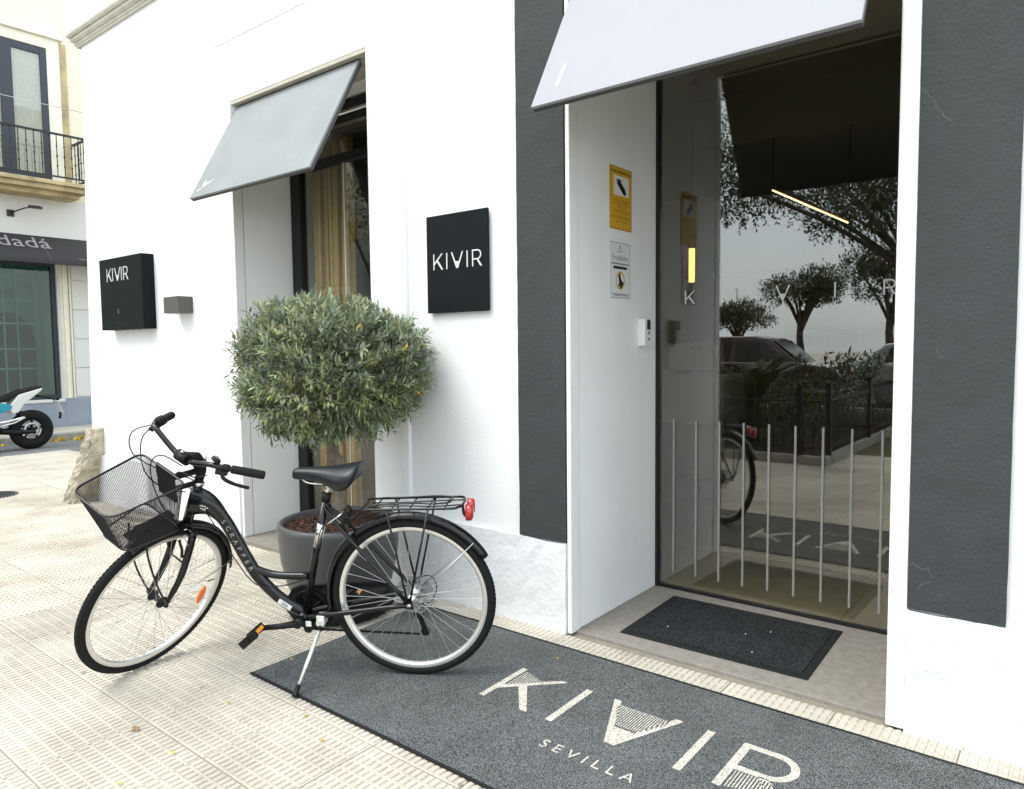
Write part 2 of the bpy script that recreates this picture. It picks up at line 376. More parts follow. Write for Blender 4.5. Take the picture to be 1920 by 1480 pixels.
_font_cache = {}
def text_geo(s, size=1.0, extrude=0.0, spacing=1.0, align='CENTER'):
    cu = bpy.data.curves.new('txt', 'FONT'); cu.body = s; cu.size = size; cu.extrude = extrude; cu.align_x = align; cu.space_character = spacing; cu.resolution_u = 4
    ob = bpy.data.objects.new('txt', cu); C.objects.link(ob); bpy.context.view_layer.update()
    dg = bpy.context.evaluated_depsgraph_get(); me = bpy.data.meshes.new_from_object(ob.evaluated_get(dg))
    vs = [tuple(v.co) for v in me.vertices]; fs = [tuple(p.vertices) for p in me.polygons]
    bpy.data.objects.remove(ob); bpy.data.curves.remove(cu); bpy.data.meshes.remove(me)
    return vs, fs
def text_on(mb, s, o, ax, ay, size, depth=.0015, spacing=1.0, align='CENTER'):
    vs, fs = text_geo(s, size, depth/2, spacing, align); o, ax, ay = Vector(o), Vector(ax).normalized(), Vector(ay).normalized(); az = ax.cross(ay)
    mb.add([o+ax*v[0]+ay*v[1]+az*v[2] for v in vs], fs)
    return mb

def kivir(mb, o, ax, ay, h, depth, hatch=False, th=.10, only=None, xs=None, thin=None):
    """the five-letter logo; o = lower left corner, ax/ay = reading and up directions, h = cap height"""
    o, ax, ay = Vector(o), Vector(ax).normalized(), Vector(ay).normalized(); az = ax.cross(ay)
    def P(poly):
        mb.prism(poly, lambda x, y: o+ax*x*h+ay*y*h, lambda x, y: o+ax*x*h+ay*y*h+az*depth)
    def bar(x0, y0, x1, y1, t):
        dx, dy = x1-x0, y1-y0; L = math.hypot(dx, dy); nx, ny = -dy/L*t/2, dx/L*t/2
        P([(x0+nx, y0+ny), (x0-nx, y0-ny), (x1-nx, y1-ny), (x1+nx, y1+ny)])
    X = xs or (0, 1.13, 1.56, 2.90, 3.36)
    t = th
    def ok(i): return only is None or i in only
    if ok(0):
        k = X[0]; P([(k, 0), (k+t*.9, 0), (k+t*.9, 1), (k, 1)])
        P([(k+t*.9, .29), (k+t*.9, .43), (k+.70, 1), (k+.80, 1)])
        P([(k+.30, .50), (k+.39, .585), (k+.82, 0), (k+.70, 0)])
        if hatch:
            n = 15
            for i in range(n):
                x = .13+i*.036; y0 = .36+(x-.1)*.93+.05
                P([(k+x, y0), (k+x+.014, y0+.01), (k+x+.014, .93-.012*i), (k+x, .93-.012*i)]) if y0 < .9-.012*i else None
    if ok(1): k = X[1]; P([(k, 0), (k+t, 0), (k+t, 1), (k, 1)])
    if ok(2):
        k = X[2]
        P([(k, 1), (k+t*1.1, 1), (k+.34, .42), (k+.48, 0), (k+.43, 0)]); P([(k+1.0, 1), (k+1.0-t*1.1, 1), (k+.66, .42), (k+.52, 0), (k+.57, 0)])
        P([(k+.335, .42), (k+.665, .42), (k+.525, 0), (k+.475, 0)]) if not hatch else P([(k+.36, .38), (k+.64, .38), (k+.525, 0), (k+.475, 0)])
        if hatch:
            for i in range(22):
                x = .15+i*.033; y0 = .42+max(0, abs(x-.5)-.15)*1.75
                if y0 < .9: P([(k+x, y0), (k+x+.014, y0), (k+x+.014, .90), (k+x, .90)])
    if ok(3): k = X[3]; P([(k, 0), (k+t, 0), (k+t, 1), (k, 1)])
    if ok(4):
        k = X[4]; P([(k, 0), (k+t, 0), (k+t, 1), (k, 1)])
        cx, cy, ro, ri = k+.42, .70, .30, .30-t*.95
        P([(k+t, 1), (cx, 1), (cx, 1-(ro-ri)), (k+t, 1-(ro-ri))])
        n = 14
        for i in range(n):
            a0, a1 = R(90-180*i/n), R(90-180*(i+1)/n)
            P([(cx+ro*math.cos(a0), cy+ro*math.sin(a0)), (cx+ri*math.cos(a0), cy+ri*math.sin(a0)), (cx+ri*math.cos(a1), cy+ri*math.sin(a1)), (cx+ro*math.cos(a1), cy+ro*math.sin(a1))])
        P([(k+t, .4+(ro-ri)), (cx, .4+(ro-ri)), (cx, .4), (k+t, .4)])
        P([(k+.36, .42), (k+.48, .42), (k+.78, 0), (k+.65, 0)])
        if hatch:
            for i in range(12):
                x = t+.03+i*.036; y0 = .02
                P([(k+x, .03+i*.012), (k+x+.014, .03+i*.012), (k+x+.014, .38), (k+x, .38)]) if .03+i*.012 < .36 else None
    return mb

# ================================================================== GROUND
def sheet(name, x0, x1, y0, y1, z, m_, nx=1, ny=1):
    mb = MB()
    for i in range(nx):
        for j in range(ny):
            a, b = x0+(x1-x0)*i/nx, x0+(x1-x0)*(i+1)/nx; c_, d = y0+(y1-y0)*j/ny, y0+(y1-y0)*(j+1)/ny
            mb.add([(a,c_,z),(b,c_,z),(b,d,z),(a,d,z)], [(0,1,2,3)])
    o = mb.build(name, m_); tag(o, kind='structure'); return o
sheet('ground', -120, 120, -120, 120, -.16, PAVE)
# side street pavement up to the asphalt, with the tile bed beneath the ribbed tiles
bed = MB(); bed.box(-11.2, 6.0, -4.02, .90, -.15, -.0115); bed.box(-11.2, -7.55, .90, 14, -.15, -.0115); bed.box(-11.2, -7.55, -14, -4.02, -.15, -.012)
pavement = bed.build('pavement', GROUT); tag(pavement, kind='structure')
sheet('street', -13.0, -11.2, -60, 60, -.03, ASPH)
kb = MB(); kb.box(-13.16, -13.0, -40, 40, -.15, .085); tag(kb.build('kerb', KERB, bevel=.015), kind='structure')
fp = MB(); fp.box(-14.6, -13.16, -40, 40, -.15, .08); tag(fp.build('far_pavement', PAVE), kind='structure')

PT = .4135
def tile_mesh(nrow, ncol, name):
    mb = MB(); h = PT/2-.0025; zt = -.0062
    mb.add([(-h,-h,-.03),(h,-h,-.03),(h,h,-.03),(-h,h,-.03),(-h,-h,zt-.002),(h,-h,zt-.002),(h,h,zt-.002),(-h,h,zt-.002),
            (-h+.003,-h+.003,zt),(h-.003,-h+.003,zt),(h-.003,h-.003,zt),(-h+.003,h-.003,zt)],
           [(0,1,5,4),(1,2,6,5),(2,3,7,6),(3,0,4,7),(4,5,9,8),(5,6,10,9),(6,7,11,10),(7,4,8,11),(8,9,10,11)])
    pr, pc = (2*h-.004)/nrow, (2*h-.004)/ncol
    for r_ in range(nrow):
        for q in range(ncol):
            cx, cy = -h+.002+pc*(q+.5), -h+.002+pr*(r_+.5); a, b = pc*.36, pr*.415; a2, b2 = a*.72, b*.90
            z1 = -.0003-rnd.random()*.0007
            mb.add([(cx-a,cy-b,zt-.0005),(cx+a,cy-b,zt-.0005),(cx+a,cy+b,zt-.0005),(cx-a,cy+b,zt-.0005),(cx-a2,cy-b2,z1),(cx+a2,cy-b2,z1),(cx+a2,cy+b2,z1),(cx-a2,cy+b2,z1)],
                   [(0,1,5,4),(1,2,6,5),(2,3,7,6),(3,0,4,7),(4,5,6,7)])
    me = mb.mesh(name); me.materials.append(TILE); return me
TM = [tile_mesh(8, 14, 'paving_tile') for _ in range(3)]
n_tiles = 0
rest = []
for i in range(-27, 7):
    for j in range(-10, 3):
        cx = -.294+PT*(i+.5); cy = PT*(j+.5)
        if cy > 0 and cx > -7.6: continue
        if cx > 1.6: continue
        if cx > -2.2 and -.84 < cy < -.40: continue        # wholly under the entrance mat
        far = cx < -8.6 or (cx > .9 and cy < -2)
        rot = 0 if cx > -4.25 else math.pi/2
        rot += math.pi*rnd.choice((0, 1))
        if far or cy > 0 or n_tiles >= 298: rest.append((cx, cy, rot)); continue
        o = inst('tile', TM[rnd.randrange(3)], pavement, (cx, cy, rnd.uniform(-.0012, .0)), (rnd.uniform(-.002, .002), rnd.uniform(-.002, .002), rot)); n_tiles += 1
mb = MB()
for (cx, cy, rot) in rest:
    h = PT/2-.0025; mb.box(cx-h, cx+h, cy-h, cy+h, -.03, -.001-rnd.random()*.0015)
o = mb.build('tile', TILE, pavement); o['kind'] = 'stuff'
# threshold slab of the doorway and stone sill under the window
tb = MB(); tb.box(-1.93, -.52, .045, .905, -.05, .006); tag(tb.build('threshold', THRESH, bevel=.004), kind='structure')

# ================================================================== HOTEL BUILDING
hotel = thing('hotel_building', 'white rendered corner building with charcoal pilasters beside glass entrance door', 'building', (-3.5, 0, 0))
HX = 3.5
def hbuild(mb, name, m_, parent=None, bevel=0.0, off=True):
    mb.v = [(v[0]+HX, v[1], v[2]) for v in mb.v]
    return mb.build(name, m_, parent or hotel, bevel)
WY = .014       # wall face; plinth and pilasters stand proud of it
T = 4.20
wall = MB()
wall.add([(-7.45,WY,0),(-4.83,WY,0),(-4.83,.9,0),(-7.45,.9,0),(-7.25,WY,T),(-4.83,WY,T),(-4.83,.9,T),(-7.25,.9,T)], [(0,3,2,1),(4,5,6,7),(0,1,5,4),(1,2,6,5),(2,3,7,6),(3,0,4,7)])
wall.box(-4.83, -3.36, WY, .9, 3.17, T); wall.box(-3.36, -1.95, WY, .9, 0, T)
wall.box(-1.95, -.52, WY, .9, 3.17, T); wall.box(-.52, 3.2, WY, .9, 0, T)
wall.box(-7.25, 3.2, .16, .9, T, 7.5)
wall.box(-7.40, -7.0, .9, 9, 0, 7.5); wall.box(3.0, 3.2, .9, 9, 0, 7.5)
hbuild(wall, 'wall', WHITE)
# lining of the two openings (white paint), proud 4 mm
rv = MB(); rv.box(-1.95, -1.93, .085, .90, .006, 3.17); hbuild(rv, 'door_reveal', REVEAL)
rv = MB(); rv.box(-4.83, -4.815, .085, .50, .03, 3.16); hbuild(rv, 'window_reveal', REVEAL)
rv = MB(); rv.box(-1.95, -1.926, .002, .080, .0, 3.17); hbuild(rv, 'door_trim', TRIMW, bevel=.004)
rv = MB(); rv.box(-.535, -.472, -.006, .85, .0, 3.17); hbuild(rv, 'door_trim', TRIMW, bevel=.006)
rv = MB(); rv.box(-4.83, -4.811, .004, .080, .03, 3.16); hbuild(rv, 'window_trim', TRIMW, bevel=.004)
ln = MB(); ln.box(-4.83, -3.36, .016, .30, 3.145, 3.168); hbuild(ln, 'lintel_soffit', BEIGE)
ln = MB(); ln.box(-1.93, -.535, .016, .90, 3.145, 3.168); hbuild(ln, 'lintel_soffit', BEIGE)
def rough_slab(x0, x1, y, z0, z1, yb, amp, n, seed):
    """front slab with an uneven hand-plastered face and top edge"""
    rg = random.Random(seed); mb = MB(); vs = []; k = max(2, int((x1-x0)/.05)); mz = max(2, int((z1-z0)/.06))
    for j in range(mz+1):
        for i in range(k+1):
            x = x0+(x1-x0)*i/k; z = z0+(z1-z0)*j/mz
            e = amp*(rg.random()-.5)
            if j == mz: z += amp*(rg.random()-.5)*1.2
            if i in (0, k): x += amp*.7*(rg.random()-.5)
            vs.append((x, y+e-.002*(1-j/mz), z))
    o_ = len(vs); fs = [(j*(k+1)+i, j*(k+1)+i+1, (j+1)*(k+1)+i+1, (j+1)*(k+1)+i) for j in range(mz) for i in range(k)]
    per = [i for i in range(k+1)]+[j*(k+1)+k for j in range(1, mz+1)]+[mz*(k+1)+i for i in range(k-1, -1, -1)]+[j*(k+1) for j in range(mz-1, 0, -1)]
    b = [(vs[q][0], yb, vs[q][2]) for q in per]; vs += b
    for q in range(len(per)): fs.append((per[q], o_+q, o_+(q+1) % len(per), per[(q+1) % len(per)]))
    mb.add(vs, fs, False); return mb
hbuild(rough_slab(-7.47, -4.85, -.004, -.01, .44, .2, .004, 0, 1), 'plinth', PLINTH)
hbuild(rough_slab(-3.35, -1.955, -.006, -.01, .445, .2, .006, 0, 2), 'plinth', PLINTH)
hbuild(rough_slab(-.472, 3.2, -.012, -.01, .448, .2, .007, 0, 3), 'plinth', PLINTH)
hbuild(rough_slab(-2.236, -1.953, -.004, .452, T, .2, .0022, 0, 4), 'pilaster', CHAR)
hbuild(rough_slab(-.470, -.178, -.006, .455, T, .2, .0022, 0, 5), 'pilaster', CHAR)
ct = MB(); ct.box(-3.095, -3.036, -.010, .02, .45, 4.18); hbuild(ct, 'conduit_strip', WHITE, bevel=.006)
# cornice: a moulded profile run along the facade and round the corner, flat fascia above
prof = [(.014,4.17),(-.03,4.17),(-.035,4.20),(-.06,4.215),(-.062,4.235),(-.05,4.25),(-.09,4.27),(-.12,4.30),(-.125,4.33),(-.105,4.345),(-.155,4.36),(-.18,4.395),(-.185,4.43),(-.17,4.45)]
prof = [(.014+(y-.014)*.42, 4.17+(z-4.17)*.44) for (y, z) in prof]
cn = MB(); vs = []
for x in (-7.30, 3.2):
    for (y, z) in prof: vs.append((x+(y if x < -7 else 0), y, z))
k = len(prof); cn.add(vs, [(i, i+1, k+i+1, k+i) for i in range(k-1)])
vs = []
for yy in (0, 9):
    for (y, z) in prof: vs.append((-7.30+y, y if yy == 0 else 9, z))
cn.add(vs, [(i, i+1, k+i+1, k+i) for i in range(k-1)])
hbuild(cn, 'cornice', STONEC)
fs_ = MB(); fs_.box(-7.365, 3.2, -.064, .15, 4.294, 5.6); fs_.box(-7.365, -7.26, .15, 9, 4.294, 5.6); hbuild(fs_, 'parapet', WHITE)
hl = MB(); hl.box(-5.0, -3.9, .011, .0135, 3.585, 3.589); hbuild(hl, 'crack_line', mat('hairline crack', (.6, .6, .59), .9))
# ---- window of the left opening
wf = MB(); wf.box(-4.812, -4.70, .485, .55, .03, 3.145); wf.box(-4.70, -3.36, .485, .55, 3.03, 3.145); wf.box(-4.70, -3.36, .485, .55, .03, .10); wf.box(-4.70, -3.36, .49, .54, 2.74, 2.80)
hw = hbuild(wf, 'window', FRAMEM, bevel=.004)
g = MB(); g.box(-4.70, -3.36, .512, .522, .10, 3.03); hbuild(g, 'pane', GLASSW, hw)
g = MB(); g.box(-4.207, -4.199, .506, .5115, .10, 2.74); hbuild(g, 'glazing_joint', ALU, hw)
rod = MB(); rod.tube([(-4.6, .20, 2.93), (-3.36, .20, 2.93)], .012); hbuild(rod, 'shutter_bar', ALU)
sl = MB(); sl.box(-4.83, -3.36, -.03, .50, -.02, .028); hbuild(sl, 'window_sill', THRESH, bevel=.005)
# ---- glass door
gd = MB(); gd.box(-1.93, -1.912, .885, .935, .006, 3.145); gd.box(-.55, -.535, .885, .935, .006, 3.145); gd.box(-1.912, -.55, .888, .932, .0065, .016)
door = hbuild(gd, 'door', FRAMEM)
g = MB(); g.box(-1.910, -.552, .900, .910, .018, 3.143); hbuild(g, 'pane', GLASS, door)
for k in range(9):
    g = MB(); x = -1.82+k*.1348; g.box(x-.0055, x+.0055, .8965, .8992, .10, .99); hbuild(g, 'film_stripe', FILM, door)
for i, x in enumerate((-1.756, -1.47, -1.257, -.972, -.754)):
    g = MB(); kivir(g, (x, .8985, 1.634), (1,0,0), (0,0,1), .074, .002, only=[i], xs=(0,)*5, th=.11); hbuild(g, 'film_letter', mat('vinyl letter', (.62, .62, .60), .7, alpha=.8), door)

# ================================================================== INTERIOR behind the glass
def struct(mb, name, m_, parent=None):
    o = mb.build(name, m_, parent)
    if not parent: tag(o, kind='structure')
    return o
b = MB(); b.box(-7.0, 3.0, .94, 8.0, -.05, .0)
lob = struct(b, 'lobby_floor', GROUT)
for i in range(-5, 3):
    for j in range(0, 8):
        x0 = -.93+i*.415*2; y0 = .945+j*.83
        t_ = MB(); t_.box(x0+.0015, x0+.8285, y0+.0015, y0+.8285, -.01, .006); t_.build('tile', MARBLE, lob)
b = MB(); b.box(-7.0, 3.0, .92, 8.0, 3.30, 3.38); struct(b, 'lobby_ceiling', INTC)
b = MB(); b.box(-6.99, 2.99, 6.4, 6.5, 0, 3.3); struct(b, 'wall_back', INTW)
b = MB(); b.box(-3.95, -3.85, 2.6, 6.4, 0, 3.3); struct(b, 'wall_left', INTW)
b = MB(); b.box(-3.85, 2.99, 2.6, 4.2, 2.93, 3.30); struct(b, 'ceiling_bulkhead', INTC)
pn = thing('wall_cladding', 'brown timber wall panel behind the white reception counter', 'wall panel', (-3.2, 5.6, 0))
for k in range(4):
    b = MB(); b.box(-.64+k*.42, -.24+k*.42, 0, .03, .02, 2.25); b.build('panel', WOODP, pn, bevel=.004)
dk = thing('reception_counter', 'white reception counter seen through the entrance glass', 'counter', (-3.3, 4.25, 0))
b = MB(); b.box(-.55, .42, 0, .6, .58, 1.08); b.build('front_panel', DESKW, dk, bevel=.006)
b = MB(); b.box(-.56, .43, -.02, .62, 1.08, 1.105); b.build('top', DESKW, dk, bevel=.004)
b = MB(); b.box(-.53, .40, .05, .58, .006, .58); b.build('base', INTW, dk)
mo = thing('computer_monitor', 'silver monitor with its back to the door on the reception counter', 'monitor', (-3.28, 4.45, 1.105))
b = MB(); b.box(-.31, .31, -.02, .03, .03, .33); b.build('casing', SCREEN, mo, bevel=.01)
b = MB(); b.box(-.03, .03, .0, .04, .004, .12); b.build('neck', SCREEN, mo); b = MB(); b.box(-.11, .11, -.05, .1, 0, .008); b.build('foot', SCREEN, mo)
b = MB(); text_on(b, 'ASUS', (0, -.0212, .25), (1,0,0), (0,0,1), .055, .001); b.build('lettering', INKG, mo)
kb_ = thing('keyboard', 'dark keyboard lying on the white reception counter', 'keyboard', (-3.36, 4.31, 1.105))
b = MB(); b.box(-.12, .12, -.05, .05, .0, .02); b.build('case', PLASB, kb_, bevel=.004)
pl = thing('pendant_lamp', 'slim pendant lamp with lit amber glass tube hanging inside the doorway', 'lamp', (-2.24, 2.05, 0))
b = MB(); b.lathe([(0, 3.30), (.035, 3.30), (.035, 3.255), (0, 3.25)], n=20); b.build('ceiling_rose', PLASB, pl)
b = MB(); b.tube([(0, 0, 3.26), (0, 0, 2.17)], .004, 6); b.build('cord', PLASB, pl)
b = MB(); b.lathe([(0, 2.18), (.022, 2.18), (.024, 2.10), (0, 2.10)], n=16); b.build('socket', WOODP, pl)
b = MB(); b.lathe([(0, 2.10), (.021, 2.10), (.021, 1.86), (0, 1.86)], n=16); b.build('glass_tube', BULB, pl)
ls = thing('linear_light', 'lit slim LED profile light fixed inside over the lobby', 'light', (0, 0, 0))
A_, B_ = Vector((-1.86, 2.62, 2.56)), Vector((-1.36, 2.70, 2.27))
A_, B_ = gy(1448, 357, 2.6), gy(1590, 418, 2.6)
b = MB(); b.tube([A_, B_], .0045, 6); b.build('lit_tube', LEDM, ls)
b = MB(); dvec = (B_-A_).normalized(); b.tube([A_-dvec*.02+Vector((0, .02, .012)), B_+dvec*.02+Vector((0, .02, .012))], .014, 6); b.build('profile', WOODP, ls)
b = MB(); b.tube([A_+Vector((0, .02, .02)), Vector((A_.x, A_.y+.02, 2.93))], .005, 6); b.build('hanger', PLASB, ls)
b = MB(); b.tube([B_+Vector((0, .02, .02)), Vector((B_.x, B_.y+.02, 2.93))], .005, 6); b.build('hanger', PLASB, ls)
sh = thing('timber_shelf', 'open timber shelf unit glowing in lamp light at the back of the lobby', 'shelf', (-1.9, 5.2, 0))
b = MB(); b.box(-.6, -.57, 0, .35, .006, 2.6); b.box(.57, .6, 0, .35, .006, 2.6); b.build('side', WOODP, sh)
for z in (.5, 1.0, 1.5, 2.0, 2.57):
    b = MB(); b.box(-.57, .57, .0, .34, z, z+.03); b.build('shelf', WOODP, sh)
# curtain behind the left window
def curtain(name, x0, x1, y, z0, z1, amp, waves, m_, label):
    mb = MB(); n = waves*14; vs = []
    for zi, z in enumerate((z0, (z0+z1)/2, z1)):
        for i in range(n+1):
            t = i/n; ph = 2*math.pi*waves*t
            vs.append((x0+(x1-x0)*t+.012*math.sin(2*ph), y+amp*(.5-abs(math.sin(ph*.5+.25*math.sin(ph*.31)))**.8)*(1-.10*zi)+.012*math.sin(ph*.37+zi), z))
    mb.add(vs, [(r_*(n+1)+i, r_*(n+1)+i+1, (r_+1)*(n+1)+i+1, (r_+1)*(n+1)+i) for r_ in range(2) for i in range(n)], True)
    o = mb.build(name, m_); md = o.modifiers.new('thick', 'SOLIDIFY'); md.thickness = .004
    return tag(o, label, 'curtain')
curtain('curtain', -4.69, -4.24, .62, .035, 2.95, .085, 7, CURT, 'ochre pleated curtain hanging inside the window behind the olive tree')
b = MB(); b.box(-5.5, -3.0, 1.6, 1.65, 0, 3.3); struct(b, 'wall_window_room', INTC)

# ================================================================== AWNING PANELS
def awning(x0, x1, label, m_, marks):
    H0, Bt = Vector((0, .06, 3.13)), Vector((0, -.322, 2.43)); d = (Bt-H0); L = d.length; d.normalize(); n = Vector((0, d.z, -d.y))
    if n.y > 0: n = -n
    a = thing('awning_panel', label, 'awning', ((x0+x1)/2, .06, 3.13)); hw = (x1-x0)/2
    ex = Vector((1, 0, 0))
    b = MB(); b.obox(d*(L/2)+n*.002, ex, d, n, hw, L/2, .007); b.build('panel', m_, a, bevel=.002)
    b = MB(); b.obox(d*(L/2)-n*.0145, ex, d, n, hw-.001, L/2-.001, .009); b.build('backing', AWNU, a)
    b = MB(); b.tube([(-hw+.02, .012, .012), (hw-.02, .012, .012)], .011, 8); b.build('hinge_bar', FRAMEM, a)
    for sx in (-1, 1):
        b = MB(); b.obox(d*.06-n*.03+ex*sx*(hw-.12), ex, d, n, .012, .05, .006); b.build('hinge_plate', FRAMEM, a)
    for poly in marks:
        b = MB(); f = lambda u, v_, q: ex*(-hw+u)+d*(L-v_)+n*q
        b.prism(poly, lambda u, v_: f(u, v_, .0093), lambda u, v_: f(u, v_, .0105)); b.build('paint_mark', TRIMW, a)
    return a
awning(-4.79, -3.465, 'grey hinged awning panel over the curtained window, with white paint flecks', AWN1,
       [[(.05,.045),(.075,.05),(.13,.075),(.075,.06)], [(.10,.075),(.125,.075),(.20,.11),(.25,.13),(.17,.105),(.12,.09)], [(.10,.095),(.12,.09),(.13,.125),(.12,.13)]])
awning(-1.90, -.589, 'grey hinged awning panel over the glass entrance door, brighter light put in its colour', AWN2, [[(.10,.085),(.115,.085),(.120,.21),(.105,.21)]])

# ================================================================== SIGNS, WALL LAMP, NOTICES
sg = thing('wall_sign', 'flat dark sign board with silver logo between window and charcoal pilaster', 'sign', (-2.637, WY, 1.598))
b = MB(); b.box(-.219, .219, -.030, -.014, 0, .524); b.build('board', SIGNM, sg, bevel=.002)
for sx in (-.15, .15):
    for z in (.08, .44):
        b = MB(); b.lathe([(.012, 0), (.012, .016)], (sx, -.0145, z), (0, 1, 0), n=10); b.build('spacer', STEEL, sg)
for i_ in range(5):
    b = MB(); kivir(b, (-.166, -.0302, .232), (1,0,0), (0,0,1), .086, .003, th=.075, xs=(0, 1.12, 1.53, 2.83, 3.27), only=[i_]); b.build('letter', SIGNL, sg)
b = MB(); text_on(b, '.....', (.035, -.0302, .20), (1,0,0), (0,0,1), .03, .001, 1.0); b.build('small_print', INK, sg)['kind'] = 'stuff'
sg = thing('box_sign', 'deep dark box sign with small silver logo beside taupe wall lamp', 'sign', (-6.44, WY, 1.592))
b = MB(); b.box(-.395, .395, -.105, -.0, 0, .612); b.build('box', SIGNM, sg, bevel=.003)
for i_ in range(5):
    b = MB(); kivir(b, (-.245, -.1052, .415), (1,0,0), (0,0,1), .112, .003, th=.085, xs=(0, .98, 1.33, 2.46, 2.82), only=[i_]); b.build('letter', SIGNL, sg)
b = MB(); text_on(b, '2', (-.06, -.1052, .14), (1,0,0), (0,0,1), .05, .001); b.build('small_print', INKG, sg)['kind'] = 'stuff'
b = MB(); text_on(b, '. . ..', (-.04, -.1052, .055), (1,0,0), (0,0,1), .06, .001); b.build('small_print', mat('dark print', (.07, .08, .08), .5), sg)['kind'] = 'stuff'
lp = thing('wall_lamp', 'taupe metal box wall lamp beside the box sign', 'wall lamp', (-5.557, WY, 1.762))
b = MB(); b.box(-.113, .113, -.12, 0, -.063, .063); b.build('housing', LAMPM, lp, bevel=.003)
b = MB(); b.box(-.09, .09, -.10, -.02, -.0655, -.0635); b.build('diffuser', FILM, lp)
# notices on the door reveal (plane x = -1.93)
RX = -1.93
def notice(name, label, y0, y1, z0, z1, m_):
    t = thing(name, label, 'notice', (RX, (y0+y1)/2, z0)); hw = (y1-y0)/2; h = z1-z0
    b = MB(); b.box(.0015, .0045, -hw, hw, 0, h); b.build('sheet', m_, t)
    return t, hw, h
t, hw_, h_ = notice('camera_notice', 'yellow surveillance notice on the white door reveal', .375, .598, 2.013, 2.332, YELLOW)
EY, EZ = Vector((0, 1, 0)), Vector((0, 0, 1))
b = MB(); b.box(.0046, .0052, -.075, .08, .175, .275); b.build('white_field', PAPER, t)
b = MB()
b.obox((.0058, 0, .222), (1,0,0), Vector((0,.8,-.6)), Vector((0,.6,.8)), .0005, .045, .016); b.obox((.0058, -.025, .252), (1,0,0), EY, EZ, .0005, .028, .003); b.obox((.0058, -.015, .243), (1,0,0), EY, EZ, .0005, .004, .012); b.obox((.0058, .034, .197), (1,0,0), Vector((0,.8,-.6)), Vector((0,.6,.8)), .0005, .016, .010)
b.build('camera_pictogram', INK, t)
b = MB(); text_on(b, 'ZONA VIDEOVIGILADA', (.005, 0, .287), EY, EZ, .021, .0008); b.build('heading', INK, t)
b = MB()
for k, (l, z) in enumerate(((.08,.150),(.07,.140),(.085,.128),(.04,.115),(.085,.098),(.075,.088),(.09,.068),(.085,.058),(.06,.04))): b.obox((.005, .0, z), (1,0,0), EY, EZ, .0004, l, .0018)
b.build('small_print', mat('brown print', (.30, .15, .01), .6), t)['kind'] = 'stuff'
b = MB()
for (a0, a1, c0, c1) in ((-.111,.111,0,.004),(-.111,.111,.315,.319),(-.111,-.107,.004,.315),(.107,.111,.004,.315)): b.box(.0046, .0050, a0, a1, c0, c1)
b.build('border', mat('brown print', (.30, .15, .01), .6), t)
t, hw_, h_ = notice('house_rules_notice', 'white printed notice below the yellow surveillance notice', .373, .580, 1.658, 1.945, PAPER)
b = MB(); text_on(b, 'Prohibidos', (.005, 0, .196), EY, EZ, .040, .0008, .95); b.build('heading', INKG, t)
b = MB(); b.obox((.005, 0, .178), (1,0,0), EY, EZ, .0004, .09, .004); b.obox((.005, 0, .262), (1,0,0), EY, EZ, .0004, .006, .010); b.obox((.005, 0, .242), (1,0,0), EY, EZ, .0004, .03, .002)
b.obox((.005, 0, .02), (1,0,0), EY, EZ, .0004, .085, .003); b.obox((.005, .01, .013), (1,0,0), EY, EZ, .0004, .07, .0015); b.build('small_print', INKG, t)['kind'] = 'stuff'
b = MB(); b.obox((.0052, 0, .158), (1,0,0), EY, EZ, .0004, .07, .007); b.build('black_bar', INK, t)
b = MB(); b.lathe([(.047, 0), (.047, .001), (.038, .001), (.038, 0)], (.0046, 0, .092), (1, 0, 0), n=28, smooth=False, close=True); b.build('yellow_ring', YELLOW, t)
b = MB(); b.prism([(-.02,.115),(-.012,.13),(.003,.128),(.002,.112),(.008,.10),(.022,.085),(.036,.088),(.03,.072),(.018,.06),(.014,.052),(-.004,.05),(.002,.065),(-.012,.062),(-.022,.055),(-.012,.08),(-.015,.098)], lambda y, z: (.0050, y, z), lambda y, z: (.0056, y, z)); b.build('dog_pictogram', INK, t)
b = MB()
for (a0, a1, c0, c1) in ((-.1035,.1035,0,.003),(-.1035,.1035,.284,.287),(-.1035,-.1005,.003,.284),(.1005,.1035,.003,.284)): b.box(.0046, .0050, a0, a1, c0, c1)
b.build('border', INKG, t)
ic = thing('door_intercom', 'small white intercom unit on the door reveal beside the glass', 'intercom', (RX, .712, 1.405))
b = MB(); b.box(0, .045, -.040, .035, 0, .150); b.build('housing', WPLAST, ic, bevel=.006)
b = MB(); b.prism([(-.012,.143),(.022,.145),(.026,.09),(-.014,.09)], lambda y, z: (.0455, y, z), lambda y, z: (.0465, y, z)); b.build('lens_window', INK, ic)
for z in (.072, .038):
    b = MB(); b.lathe([(0, .002), (.007, .002), (.007, 0)], (.0452, .006, z), (1, 0, 0), n=10, smooth=False); b.build('button', INK, ic)

